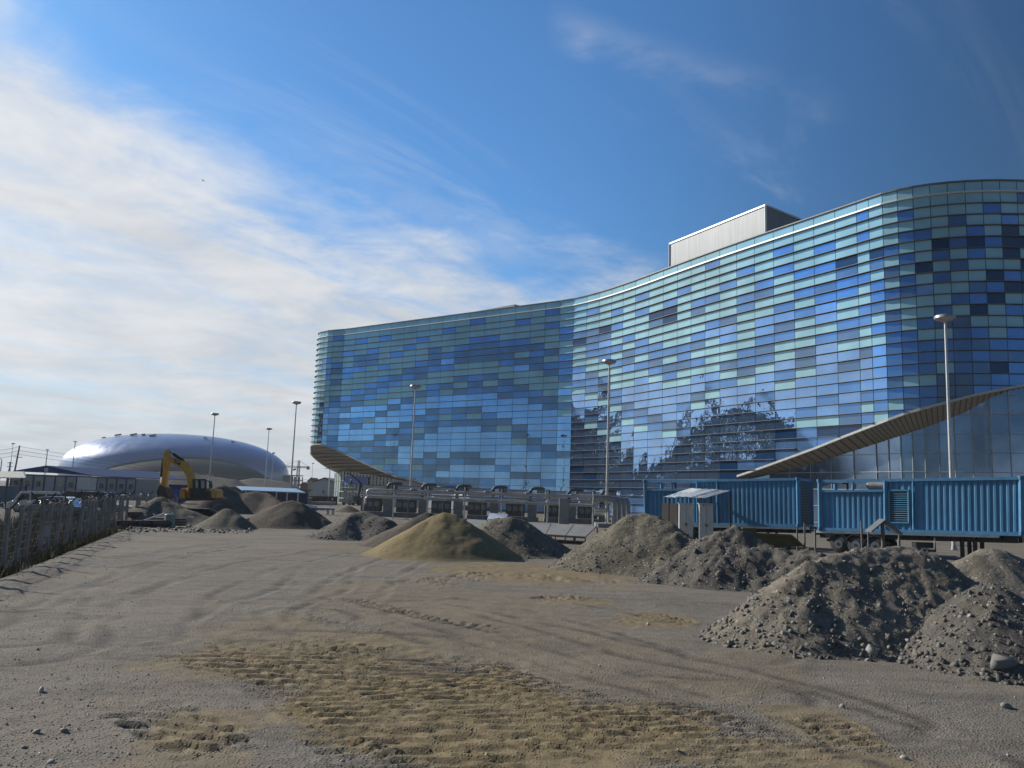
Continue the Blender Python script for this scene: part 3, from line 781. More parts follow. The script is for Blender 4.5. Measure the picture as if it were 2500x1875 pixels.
ground = mesh_np('ground', np.stack([XX.ravel(), YY.ravel(), ZZ.ravel()], -1), FF, gm, smooth=True); ground['kind'] = 'structure'
def set_attr(o, name, arr):
    a = o.data.attributes.new(name, 'FLOAT', 'POINT'); a.data.foreach_set('value', np.asarray(arr, np.float32).ravel())
set_attr(ground, 'sand', sand_amount(XX, YY))
rw = np.zeros(XX.shape); wx_ = XX+(fbm(XX*.5, YY*.5, 2, 21)-.5)*.35; wy_ = YY+(fbm(XX*.5+50, YY*.5, 2, 22)-.5)*.35
for pts in RUTS:
    s_, t_, d_ = polydist(wx_, wy_, pts)
    for off in (-.9, .9): rw = np.maximum(rw, np.exp(-((t_-off)/.13)**2)*(d_ < 1.6)*sstep(fbm(XX*.9, YY*.9, 3, 33), .42, .62))
set_attr(ground, 'rut', rw*(1-sstep(np.hypot(XX, YY), 35, 60)))
fd = (XX-FEN0[0])*FN[0]+(YY-FEN0[1])*FN[1]; fl = (XX-FEN0[0])*FU[0]+(YY-FEN0[1])*FU[1]
vg = (1-sstep(fd+(fbm(XX*1.2, YY*1.2, 3, 60)-.5)*1.6, .5, 1.3))*sstep(fd, -9, -5)*sstep(fl, -40, -30)*(1-sstep(fl, 30, 40))
set_attr(ground, 'verge', vg)
# ------------------------------------------------------------------ stones
def stone_template(sub):
    bm = bmesh.new(); bmesh.ops.create_icosphere(bm, subdivisions=sub, radius=1.0)
    V = np.array([v.co[:] for v in bm.verts]); Fc = np.array([[v.index for v in f.verts] for f in bm.faces]); bm.free(); return V, Fc
T1 = stone_template(1); T2 = stone_template(2)
def hull_template(seed, n=13):
    r = np.random.default_rng(seed); p = r.normal(size=(n, 3)); p /= np.linalg.norm(p, axis=1)[:, None]; p *= r.uniform(.78, 1.08, (n, 1))
    bm = bmesh.new(); vs_ = [bm.verts.new(q) for q in p]; res = bmesh.ops.convex_hull(bm, input=vs_)
    bmesh.ops.delete(bm, geom=[v for v in bm.verts if not v.link_faces], context='VERTS'); bmesh.ops.triangulate(bm, faces=bm.faces)
    bmesh.ops.recalc_face_normals(bm, faces=bm.faces); bm.verts.index_update()
    V = np.array([v.co[:] for v in bm.verts]); Fc = np.array([[v.index for v in f.verts] for f in bm.faces]); bm.free(); return V, Fc
TH = [hull_template(100+k, 12+2*(k % 4)) for k in range(8)]
def rot_rand(n):
    q = RNG.normal(size=(n, 4)); q /= np.linalg.norm(q, axis=1)[:, None]; w, x, y, z = q.T
    return np.stack([1-2*(y*y+z*z), 2*(x*y-z*w), 2*(x*z+y*w), 2*(x*y+z*w), 1-2*(x*x+z*z), 2*(y*z-x*w), 2*(x*z-y*w), 2*(y*z+x*w), 1-2*(x*x+y*y)], -1).reshape(n, 3, 3)
def stones(name, pos, size, m, parent=None, tmpl=None, rough=.06, flat=(.5, .95)):
    if tmpl is None:
        Vs, Fs, Ts, off = [], [], [], 0; grp = RNG.integers(0, len(TH), len(pos))
        for q in range(len(TH)):
            s_ = grp == q
            if not s_.any(): continue
            V, Fc, T = stone_geo(pos[s_], size[s_], TH[q], rough, flat); Vs.append(V); Fs.append(Fc+off); Ts.append(T); off += len(V)
        o = mesh_np(name, np.concatenate(Vs), np.concatenate(Fs), m, parent); set_attr(o, 'tone', np.concatenate(Ts)); return o
    V, Fc, T = stone_geo(pos, size, tmpl, rough, flat); o = mesh_np(name, V, Fc, m, parent); set_attr(o, 'tone', T); return o
def stone_geo(pos, size, tmpl, rough, flat):
    n = len(pos); V0, F0 = tmpl; k = len(V0)
    sc = np.stack([RNG.uniform(.8, 1.2, n), RNG.uniform(.65, 1.0, n), RNG.uniform(*flat, n)], -1)*size[:, None]
    V = V0[None]*(1+RNG.normal(0, rough, (n, k, 1)).clip(-.35, .35))*sc[:, None, :]
    V = np.einsum('nij,nkj->nki', rot_rand(n), V)
    V += pos[:, None, :]
    Fc = (F0[None]+(np.arange(n)*k)[:, None, None]).reshape(-1, 3)
    return V.reshape(-1, 3), Fc, np.repeat(RNG.random(n), k)
stm = bpy.data.materials.new('river_stone'); stm.use_nodes = True; g = NG(stm.node_tree); b = stm.node_tree.nodes['Principled BSDF']
at = g.node('ShaderNodeAttribute'); at.attribute_name = 'tone'; geo = g.node('ShaderNodeNewGeometry')
c = g.node('ShaderNodeValToRGB'); g.l.new(at.outputs['Fac'], c.inputs[0]); e = c.color_ramp.elements
for k, (p_, q_) in enumerate([(0, (.065, .060, .052)), (.4, (.12, .11, .095)), (.68, (.18, .165, .14)), (.86, (.25, .235, .205)), (.96, (.34, .33, .30)), (1, (.50, .49, .45))]):
    if k > 1: e.new(p_)
for k, (p_, q_) in enumerate([(0, (.065, .060, .052)), (.4, (.12, .11, .095)), (.68, (.18, .165, .14)), (.86, (.25, .235, .205)), (.96, (.34, .33, .30)), (1, (.50, .49, .45))]):
    e[k].position = p_; e[k].color = (*q_, 1)
ns = g.noise(geo.outputs['Position'], 14., 4, .6)
g.l.new(g.mix(g.ss(ns, .3, .75, 0., .5), c.outputs[0], (.10, .095, .085)), b.inputs['Base Color']); b.inputs['Roughness'].default_value = .75
stp = stm.copy(); stp.name = 'pale_stone'
for e_, q_ in zip([n for n in stp.node_tree.nodes if n.type == 'VALTORGB'][0].color_ramp.elements, ((.20, .19, .17), (.30, .28, .25), (.40, .38, .34), (.50, .48, .44), (.60, .58, .54), (.70, .68, .64))): e_.color = (*q_, 1)
# loose gravel on the yard (density falls with distance)
N = 26000
d = 7.6+RNG.random(N)**1.7*26; ang = RNG.uniform(-.60, .62, N); px_ = d*np.tan(ang); py_ = d
sa = sand_amount(px_, py_); cl = fbm(px_*.7, py_*.7, 3, 70)
keep = (RNG.random(N) > sa*.93) & (RNG.random(N) < sstep(cl, .28, .62)+.15)
px_, py_ = px_[keep], py_[keep]; sz = np.exp(RNG.normal(math.log(.008), .40, len(px_)))
pos = np.stack([px_, py_, ground_h(px_, py_)+sz*.25], -1)
tag(stones('gravel', pos, sz, stp), kind='stuff')
# a few larger single stones the photo shows
big = [(88, 1787, .085, 'pale stone nearest the left edge of the yard'), (158, 1784, .075, 'pale flat stone right of another at the lower left'), (124, 1857, .06, 'whitish rounded stone at the bottom left of the yard'),
       (60, 1822, .05, 'small pale stone low at the left edge'), (836, 1860, .055, 'whitish stone on sand at the lower centre'), (745, 1815, .045, 'small whitish stone on grey soil beside tyre tracks'),
       (1464, 1625, .06, 'lone grey stone in the middle of the open yard'), (2458, 1730, .13, 'dark grey stone lying flat in gravel near the right edge'), (2208, 1848, .07, 'pale stone at the lower right beside tracked sand'), (2056, 1726, .07, 'grey stone right of centre on bare gravel'),
       (1582, 1527, .09, 'grey stone beside a small sandy tyre track'), (100, 1690, .10, 'flat pale stone half buried at the left')]
for x, y, s_, lb in big:
    q = G(x, y); q[2] = ground_z(q[0], q[1])+s_*.12
    s_ *= .62; o = stones('stone', np.zeros((1, 3)), np.array([s_]), stp, None, T2, .06, (.45, .6)); o.location = q; tag(o, lb, 'stone')
    o.data.polygons.foreach_set('use_smooth', [True]*len(o.data.polygons))
# ------------------------------------------------------------------ heaps
def soilmat(name, c0, c1, stone_amt=.5, sscale=9., bumpd=.05, stonec=((.16, .155, .14), (.36, .35, .33))):
    m = bpy.data.materials.new(name); m.use_nodes = True; g = NG(m.node_tree); b = m.node_tree.nodes['Principled BSDF']
    geo = g.node('ShaderNodeNewGeometry'); v = geo.outputs['Position']
    n1 = g.noise(v, .9, 5, .6); n2 = g.noise(v, 5., 6, .7); n3 = g.noise(v, 26., 4, .7)
    c = g.mix(g.ss(n1, .3, .7), c0, c1); c = g.mix(g.ss(n2, .4, .75, 0., .5), c, tuple(q*.55 for q in c0)); c = g.mix(g.ss(n3, .5, .8, 0., .4), c, tuple(min(1, q*1.6) for q in c1))
    vo = g.node('ShaderNodeTexVoronoi'); g.l.new(v, vo.inputs['Vector']); vo.inputs['Scale'].default_value = sscale
    sc_ = g.node('ShaderNodeSeparateColor'); g.l.new(vo.outputs['Color'], sc_.inputs[0])
    pb = g.m('MULTIPLY', g.m('GREATER_THAN', sc_.outputs[0], 1-stone_amt*.5), g.ss(vo.outputs['Distance'], .36, .25, 0., 1.))
    c = g.mix(pb, c, g.mix(sc_.outputs[1], stonec[0], stonec[1]))
    g.l.new(c, b.inputs['Base Color']); b.inputs['Roughness'].default_value = .93; b.inputs['Specular IOR Level'].default_value = .2
    h = g.m('ADD', g.m('ADD', g.m('MULTIPLY', n2, 1.6), g.m('MULTIPLY', n3, .4)), g.m('MULTIPLY', pb, .5))
    bn = g.node('ShaderNodeBump'); bn.inputs['Strength'].default_value = .9; bn.inputs['Distance'].default_value = bumpd
    g.l.new(h, bn.inputs['Height']); g.l.new(bn.outputs[0], b.inputs['Normal']); return m
S_GREY = soilmat('grey_rubble', (.165, .142, .110), (.240, .210, .165), .9, 7.)
S_DARK = soilmat('dark_rubble', (.110, .100, .085), (.170, .152, .126), .6, 9.)
S_BROWN = soilmat('brown_soil', (.095, .078, .060), (.140, .117, .089), .15, 12.)
S_SAND = soilmat('yellow_sand', (.190, .147, .072), (.265, .208, .110), .03, 12., .012, ((.2, .16, .08), (.3, .24, .14)))
S_STONY = soilmat('stony_soil', (.125, .110, .082), (.190, .168, .124), .8, 8.)
HEAPS = []
def surf(x, y):
    z = ground_z(x, y)
    for gx, gy, Z_ in HEAPS:
        if gx[0] < x < gx[-1] and gy[0] < y < gy[-1]: z = max(z, Z_[min(len(gy)-1, int((y-gy[0])/(gy[1]-gy[0]))), min(len(gx)-1, int((x-gx[0])/(gx[1]-gx[0])))])
    return z
def hit(px, py, d0=8., d1=120.):
    d = d0
    while d < d1:
        q = P(px, py, d)
        if q[2] <= surf(q[0], q[1]): return q
        d += .05
    return G(px, py)
def heap(name, label, crest, slope, m, res, noise=.12, nsc=1.6, stone=None, group='heaps tipped along the yard', ssz=(.05, .5), cut=None, power=1.0, lump=0.):
    """crest: [(photo x, photo y, distance)] ridge line; sides fall at the angle of repose"""
    pts = np.array([P(*c) for c in crest]); rmax = pts[:, 2].max()/slope+1.0
    x0, y0 = pts[:, 0].min()-rmax, pts[:, 1].min()-rmax; x1, y1 = pts[:, 0].max()+rmax, pts[:, 1].max()+rmax
    gx = np.arange(x0, x1, res); gy = np.arange(y0, y1, res); X_, Y_ = np.meshgrid(gx, gy)
    sd = abs(hash(label)) % 1 or int(sum(map(ord, label))) % 997
    wx = X_+(fbm(X_*nsc*.5, Y_*nsc*.5, 3, sd+3)-.5)*noise*3; wy = Y_+(fbm(X_*nsc*.5, Y_*nsc*.5, 3, sd+7)-.5)*noise*3
    H_ = np.full(X_.shape, -9.)
    for a, b_ in zip(pts[:-1], pts[1:]):
        d = (b_-a)[:2]; L = np.hypot(*d)+1e-9; d = d/L; rx = wx-a[0]; ry = wy-a[1]; u = np.clip(rx*d[0]+ry*d[1], 0, L)
        dd = np.hypot(rx-u*d[0], ry-u*d[1]); zc = a[2]+(b_[2]-a[2])*u/L
        dd = np.sqrt(dd*dd+.02)-.14
        H_ = np.maximum(H_, zc-slope*dd**power)
    amp = np.clip(H_+.3, 0, 1)
    n_ = (fbm(X_*nsc, Y_*nsc, 5, sd, .62)-.5)*2*noise*amp
    if lump: n_ += lump*amp*(np.abs(fbm(X_*nsc*2.3, Y_*nsc*2.3, 3, sd+11)-.5)*-2+.35)
    H_ = H_+n_
    gh = ground_h(X_, Y_)
    top = np.where(H_ < .25, np.maximum(H_, H_*.55+.03*1), H_)
    Zt = np.where(H_ > -.4, top, -.4)
    keepv = Zt > gh-.12
    if cut is not None: keepv &= cut(X_, Y_)
    n1_, n2_ = X_.shape; idx = np.arange(n1_*n2_).reshape(n1_, n2_)
    kf = keepv[:-1, :-1] | keepv[1:, :-1] | keepv[:-1, 1:] | keepv[1:, 1:]
    F_ = np.stack([idx[:-1, :-1], idx[:-1, 1:], idx[1:, 1:], idx[1:, :-1]], -1)[kf]
    used = np.unique(F_); remap = np.zeros(n1_*n2_, int); remap[used] = np.arange(len(used))
    V = np.stack([X_.ravel(), Y_.ravel(), Zt.ravel()], -1)[used]
    cen = pts.mean(0); cen[2] = 0
    HEAPS.append((gx, gy, np.where(keepv, Zt, -1)))
    root = thing(name, label, 'heap', cen, 0, group)
    mesh_np('soil', V-cen, remap[F_], m, root, smooth=True)
    if stone:
        n, lo, hi, dens_low = stone
        ok = np.argwhere((Zt > gh+.0) & (Zt > -.05)); pick = ok[RNG.integers(0, len(ok), n)]
        z_ = Zt[pick[:, 0], pick[:, 1]]; w = np.exp(-z_*dens_low); k2 = RNG.random(n) < w; pick = pick[k2]; z_ = z_[k2]
        # only the side that can be seen, and the foot
        cx_ = X_[pick[:, 0], pick[:, 1]]+RNG.uniform(-.5, .5, len(pick))*res; cy_ = Y_[pick[:, 0], pick[:, 1]]+RNG.uniform(-.5, .5, len(pick))*res
        sz = lo*(hi/lo)**(RNG.random(len(pick))**2.6)
        big_low = np.exp(-z_*.8); sz *= .6+.55*big_low
        p_ = np.stack([cx_, cy_, np.maximum(z_, ground_h(cx_, cy_))-sz*.12], -1)-cen
        tag(stones('stones', p_, sz, stm, root), kind='stuff')
    return root
heap('rubble_heap', 'large grey rubble heap with cobbles at its foot at the right of the yard', [(1950, 1405, 16.5), (1990, 1376, 16.8), (2040, 1350, 17.0), (2100, 1340, 17.2), (2200, 1340, 17.2), (2262, 1348, 17.1), (2288, 1372, 16.9)], .74, S_GREY, .045, .13, 1.5, (8000, .012, .085, .85), lump=.09)
heap('rubble_heap', 'stony dark heap cut off by the right edge beside a white boulder', [(2395, 1432, 15.2), (2440, 1430, 15.0), (2520, 1480, 14.6), (2640, 1500, 14.6)], .74, S_DARK, .05, .11, 1.6, (5500, .012, .085, .75), lump=.08)
heap('soil_heap', 'smooth brown-grey soil heap behind the rubble at the right edge', [(2330, 1385, 20.5), (2380, 1350, 20.8), (2412, 1336, 21), (2450, 1345, 21), (2510, 1362, 21), (2640, 1390, 21)], .62, S_GREY, .09, .12, 1.3, (600, .015, .05, .4))
heap('rubble_heap', 'tall grey-brown heap of gravelly soil in front of the pipework', [(1470, 1318, 32), (1500, 1290, 32), (1545, 1256, 32), (1575, 1249, 32), (1610, 1262, 31.5), (1660, 1295, 30.5), (1700, 1320, 30)], .72, S_STONY, .09, .16, 1.1, (2600, .018, .075, .4), lump=.12)
heap('rubble_heap', 'dark broken heap with slabs right of centre below the blue containers', [(1640, 1370, 27.5), (1700, 1332, 28), (1765, 1292, 28), (1795, 1284, 28), (1840, 1312, 27.5), (1900, 1338, 27), (1960, 1346, 26.5), (2030, 1362, 25.5)], .66, S_DARK, .08, .20, 1.1, (2600, .018, .10, .4), lump=.22)
heap('sand_heap', 'smooth yellow sand heap in the middle of the yard', [(1040, 1272, 35.6), (1065, 1257, 36), (1082, 1252, 36), (1108, 1256, 36), (1125, 1266, 35.8)], .60, S_SAND, .08, .05, 1.3, None, lump=.03)
heap('rubble_heap', 'stony heap right behind the yellow sand heap', [(1185, 1280, 39), (1212, 1266, 39), (1240, 1261, 39), (1275, 1272, 39), (1300, 1295, 38.5)], .60, S_STONY, .12, .12, 1.2, (800, .03, .09, .3))
heap('soil_heap', 'brown soil heap tucked behind the left side of the yellow sand', [(985, 1282, 42), (1015, 1262, 42), (1042, 1252, 42.5), (1070, 1256, 43)], .55, S_BROWN, .14, .10, 1.2)
heap('rubble_heap', 'flat-topped black heap left of the yellow sand', [(838, 1270, 46), (860, 1253, 47), (885, 1250, 47.5), (915, 1258, 47), (940, 1266, 46.5), (960, 1285, 46)], .60, S_DARK, .13, .14, 1.1, (700, .03, .09, .2))
heap('soil_heap', 'dark brown soil heap below a tall lamp mast', [(676, 1232, 58), (695, 1224, 58), (715, 1221, 58), (735, 1227, 58), (765, 1250, 57.5), (790, 1266, 57)], .60, S_BROWN, .18, .10, .9)
heap('soil_heap', 'broad dark soil heap with two humps behind the excavator', [(505, 1215, 84), (530, 1188, 86), (548, 1183, 88), (572, 1196, 88), (590, 1204, 88), (625, 1198, 88), (655, 1205, 88), (680, 1222, 86)], .62, S_BROWN, .35, .16, .6)
heap('soil_heap', 'small pointed brown soil heap in front of the excavator', [(540, 1252, 54), (553, 1241, 54), (562, 1243, 54), (580, 1258, 53.5)], .68, S_STONY, .15, .06, 1.)
heap('soil_heap', 'brown spoil heap under the excavator bucket', [(335, 1248, 58), (365, 1225, 58.5), (395, 1211, 59), (420, 1222, 59), (455, 1240, 58.5), (500, 1258, 58)], .55, S_STONY, .2, .12, .9)
heap('soil_heap', 'low clumpy dark spoil bank against the fence', [(268, 1262, 60), (300, 1246, 61), (330, 1238, 62), (350, 1226, 62)], .6, S_BROWN, .22, .2, .9, lump=.2)
heap('soil_heap', 'tiny dirt heap on the paving near the entrance', [(840, 1240, 106), (852, 1234, 106), (866, 1242, 106)], .5, S_BROWN, .25, .03, .9)
# light gravel ramp between the two right heaps
heap('gravel_fan', 'pale gravel spill running down between the two right rubble heaps', [(2300, 1420, 18.5), (2330, 1425, 18), (2350, 1470, 16.5), (2330, 1560, 14.8)], .55, soilmat('pale_gravel', (.16, .15, .14), (.24, .225, .21), .5, 14.), .07, .05, 1.4, (900, .015, .05, .1))
# white boulder
q = hit(2452, 1640); bo = stones('boulder', np.zeros((1, 3)), np.array([.27]), mat('white_boulder', (.21, .20, .18), .9, bump=.5, bscale=9, dirt=(.13, .12, .10)), None, TH[3], .05, (.8, .95)); bo.location = (q[0], q[1]+.1, q[2]+.10); tag(bo, 'large angular white boulder at the foot of the rubble by the right edge', 'boulder')
for x, y, s_, lb in ((2125, 1592, .26, 'rounded grey-brown boulder at the foot of the large rubble heap'), (2035, 1525, .11, 'small pale boulder on the left flank of the large rubble heap'),
                     (1698, 1348, .26, 'pale slab of broken stone on the dark heap'), (1760, 1405, .30, 'grey broken slab leaning at the foot of the dark heap')):
    q = hit(x, y); o = stones('boulder', np.zeros((1, 3)), np.array([s_*.8]), stm, None, TH[5], .05, (.5, .7)); o.location = (q[0], q[1], q[2]); tag(o, lb, 'boulder')
# ================================================================== lamp masts
HM = 13.7
def mast(px, py, label, flood=2, low=None, hd=1.42, group='tall round-headed lamp masts'):
    yh = 1213.5+.034*(px-1250); d = HM*FPX/(yh-py)*.995; q = P(px, py, d); z = q[2]; base = (q[0], q[1], 0)
    t = thing('lamp_mast', label, 'lamp mast', base, 0, group)
    gz = 0
    MB().tube([(0, 0, gz-.3), (0, 0, z*.5), (0, 0, z-.2)], [.15, .11, .075], 12).build('pole', POLE, t, smooth=True)
    MB().lathe((0, 0, 0), [(.26, -.1), (.26, .04), (.2, .06), (.16, .35)], 12).build('base_collar', GREYSTEEL, t, smooth=True)
    r = hd/2
    MB().lathe((0, 0, z), [(.10, -.34), (.22, -.28), (r*.82, -.16), (r, -.06), (r, .10), (r*.93, .16), (r*.3, .19), (.02, .2)], 28).build('lamp_head', LAMPM, t, smooth=True)
    for k in range(flood):
        s = 1 if k == 0 else -1; zz = low if low else 3.9
        m = MB(); m.beam((0, -.05, zz), (s*.34, -.12, zz), .05); Mx = np.array(Matrix.Rotation(rad(-s*25), 3, 'Y')); m.box((s*.46, -.16, zz+.12), (.42, .28, .24), Mx); m.build('floodlight', LAMPM, t)
    return t
mast(2307, 776, 'nearest lamp mast rising behind the right blue container', 2, 4.0)
mast(1487.5, 883, 'lamp mast in front of the middle of the glass arena', 2, 4.1)
mast(1014.5, 944, 'lamp mast in front of the left part of the glass arena', 2, 4.3)
mast(724, 983, 'lamp mast against the sky just left of the glass arena', 1, 5.6)
mast(657, 1047, 'lamp mast third from the arena corner, beyond the soil heaps', 0)
mast(525, 1011, 'lamp mast directly behind the excavator cab', 2, 4.6)
mast(668, 1106, 'distant lamp mast beside the right shoulder of the silver dome', 0)
mast(764, 1131, 'distant lamp mast above the white gabled house', 0)
mast(32, 1083, 'distant lamp mast left of the leaning utility pole', 0)
for px, py, lb in ((116, 1099, 'thin bare floodlight pole behind the ridge of the blue cabin roof'), (184, 1079, 'thin bare floodlight pole crossing the sun glint on the dome')):
    q = P(px, py, 300); t = thing('light_pole', lb, 'pole', (q[0], q[1], 0), 0, 'thin far poles')
    MB().tube([(0, 0, 0), (0, 0, q[2])], [.22, .14], 8).build('pole', POLE, t, smooth=True); MB().box((0, 0, q[2]+.1), (1.1, .5, .3)).build('lamp_head', LAMPM, t)
for px, py, lb in ((3, 1119, 'curved street lamp at the far left edge'), (804, 1144, 'thin street lamp behind the overhang of the arena')):
    q = P(px+2, py, 200); t = thing('street_lamp', lb, 'street lamp', (q[0], q[1], 0), 0)
    MB().tube([(0, 0, 0), (0, 0, q[2]-.6), (-.15, 0, q[2]-.15), (-.6, 0, q[2])], [.16, .12, .08, .06], 8).build('pole', POLE, t, smooth=True); MB().box((-.85, 0, q[2]), (.7, .3, .14)).build('lamp_head', LAMPM, t)
# utility pole with wires
WOODP = mat('pole_wood', (.14, .13, .12), .85)
q = P(48, 1088, 190); t = thing('utility_pole', 'dark leaning utility pole carrying three wires behind the blue cabin', 'utility pole', (q[0]-.8, q[1], 0))
top = np.array([.8, 0, q[2]])
MB().tube([(0, 0, 0), tuple(top)], [.22, .15], 8).build('pole', WOODP, t, smooth=True)
for dz in (-2.6,): MB().beam(top+np.array([-1.1, 0, dz]), top+np.array([.9, 0, dz-.1]), .12).build('crossarm', WOODP, t)
pt = np.array([q[0], q[1], q[2]])
WIRE = mat('wire', (.10, .10, .10), .6)
for k, (dz, ylab) in enumerate(((-.2, 'highest'), (-1.1, 'middle'), (-2.0, 'lowest'))):
    a = P(-90, 1088+9*k, 175); b = pt+np.array([0, 0, dz]); c = P(890, 1160+3*k, 560)
    pts = [a+(b-a)*u+np.array([0, 0, -1.0*4*u*(1-u)]) for u in np.linspace(0, 1, 8)]+[b+(c-b)*u+np.array([0, 0, -5.*4*u*(1-u)]) for u in np.linspace(.03, 1, 40)]
    rr = [.035]*8+list(np.linspace(.035, .06, 40))
    tag(MB().tube(pts, rr, 5).build('power_line', WIRE), '%s of the three wires running from the utility pole past the dome' % ylab, 'wire', 'overhead wires')
q = P(25, 1128, 210); t = thing('utility_pole', 'short utility pole with two crossarms and a transformer at the far left', 'utility pole', (q[0], q[1], 0))
MB().tube([(0, 0, 0), (0, 0, q[2])], [.2, .15], 8).build('pole', WOODP, t)
for dz in (-.2, -1.2): MB().beam((-.7, 0, q[2]+dz), (.7, 0, q[2]+dz), .14).build('crossarm', WOODP, t)
MB().lathe((0.2, -.3, q[2]-3), [(.3, 0), (.3, 1.1)], 10).build('transformer', GREYSTEEL, t)
# ================================================================== silver dome far off
q = P(431, 1150, 620); t = thing('dome_arena', 'silver egg-shaped dome arena on the horizon', 'arena', (q[0], q[1], 0))
def ellip(ax, ay, az_, cz, nu=72, nv=28, pw=2.25):
    V = []; F_ = []
    for j in range(nv+1):
        ph = (j/nv)*(math.pi/2+.35)-.35; 
        for i in range(nu):
            th = 2*math.pi*i/nu; c, s = math.cos(ph), math.sin(ph)
            cc = max(c, 0)**(2/pw); ss = math.copysign(abs(s)**(2/pw), s)
            V.append((ax*cc*math.cos(th), ay*cc*math.sin(th), cz+az_*ss))
    for j in range(nv):
        for i in range(nu): a = j*nu+i; b = j*nu+(i+1) % nu; F_.append([a, b, b+nu, a+nu])
    return V, F_
SHELL = mat('dome_panels', (.27, .32, .44), .36, .6, var=.05, vscale=.2)
V, F_ = ellip(83, 60, 29.5, 11.5); mesh_np('shell', V, F_, SHELL, t, smooth=True)
V, F_ = ellip(66, 30, 23.5, 0, pw=2.0); o = mesh_np('dark_glazed_base', [(x+22, y-44, z) for x, y, z in V], F_, mat('dome_base_glass', (.035, .045, .045), .7, .0, spec=.1), t, smooth=True)
for k, (x, y) in enumerate(((-22, -28), (-36, -22), (-6, -33), (-14, -30), (48, -22), (-52, -10), (30, -28))):
    rr_ = (abs(x/83)**2.25+abs(y/60)**2.25); z = 11.5+29.5*(1-rr_)**(1/2.25)
    MB().box((x, y, z+.5), (4.5 if k < 3 else 2.2, 1.5, .9), np.array(Matrix.Rotation(.2*(1 if x > 0 else -1), 3, 'Y'))).build('roof_platform', DARK, t)
def mound(label, crest, slope, m, res):
    r = heap('earth_mound', label, crest, slope, m, res, .5, .06, None, 'earth mounds far off'); r['category'] = 'mound'; return r
S_HILL = soilmat('hill_soil', (.105, .10, .085), (.15, .14, .115), .05, 1., .3); S_HILL2 = soilmat('hill_sand', (.15, .14, .11), (.20, .185, .145), .05, 1., .3)
mound('brown earth mound in front of the silver dome', [(335, 1168, 330), (365, 1155, 330), (400, 1148, 335), (450, 1150, 335), (500, 1158, 335), (570, 1170, 330)], .45, S_HILL, 2.2)
mound('pale sandy mound at the right foot of the silver dome', [(590, 1170, 400), (620, 1166, 400), (660, 1169, 400), (700, 1174, 400)], .5, S_HILL2, 2.2)
# ================================================================== tower crane, concrete frame, houses
def lattice(mb, a, b, w, n, t_=.12, tri=False):
    a = np.asarray(a, float); b = np.asarray(b, float); d = (b-a)/np.linalg.norm(b-a); up = np.array([0, 0, 1.]) if abs(d[2]) < .8 else np.array([0, 1., 0])
    u = np.cross(d, up); u /= np.linalg.norm(u); v = np.cross(u, d)
    cor = [(-1, -1), (1, -1), (1, 1), (-1, 1)] if not tri else [(-1, -1), (1, -1), (0, 1)]
    cs = [u*w/2*i+v*w/2*j for i, j in cor]
    for c in cs: mb.beam(a+c, b+c, t_)
    for k in range(n):
        p0 = a+(b-a)*k/n; p1 = a+(b-a)*(k+1)/n
        for i in range(len(cs)):
            c1_, c2_ = cs[i], cs[(i+1) % len(cs)]
            mb.beam(p0+c1_, p1+c2_, t_*.7); mb.beam(p0+c1_, p0+c2_, t_*.7)
    return mb
CR = mat('crane_paint', (.45, .16, .12), .6); CRW = mat('crane_white', (.55, .55, .55), .6)
q = P(729, 1140, 620); t = thing('tower_crane', 'small red and white tower crane on the horizon right of the dome', 'crane', (q[0], q[1], 0))
zj = q[2]
lattice(MB(), (0, 0, 0), (0, 0, zj), 1.8, 12, .3).build('mast', CRW, t); lattice(MB(), (0, 0, zj), (0, 0, zj+4.8), 1.2, 3, .28).build('apex', CRW, t)
lattice(MB(), (0, 0, zj), (-15, 0, zj), 1.1, 10, .22, True).build('jib', CRW, t); lattice(MB(), (0, 0, zj), (8, 0, zj), 1.1, 5, .25, True).build('counter_jib', CR, t)
MB().box((7.2, 0, zj-.6), (2.2, 1.2, 2.2)).build('counterweight', CR, t); m = MB(); m.tube([(0, 0, zj+4.8), (-12, 0, zj+.4)], .09, 4); m.tube([(0, 0, zj+4.8), (7.5, 0, zj+.4)], .09, 4); m.build('stay_cable', WIRE, t)
q = P(715, 1165, 430); t = thing('unfinished_building', 'unfinished grey concrete building shell with empty openings beside the dome', 'building', (q[0], q[1], 0))
w_, h_ = 4.3, P(715, 1161, 430)[2]
m = MB()
for k in range(4): m.box((0, 0, h_*(k+1)/4), (2*w_+.6, 7, .45))
m.build('floor_slab', CONC, t); m = MB()
for k in range(5):
    for y in (-3, 3): m.box((-w_+k*w_/2, y, h_/2-.3), (.45, .45, h_-.6))
m.build('column', CONC, t); m = MB(); m.box((-1.6, -3.1, h_/2), (5.2, .3, h_-.7)); m.build('infill_wall', mat('block_wall', (.22, .18, .15), .9), t)
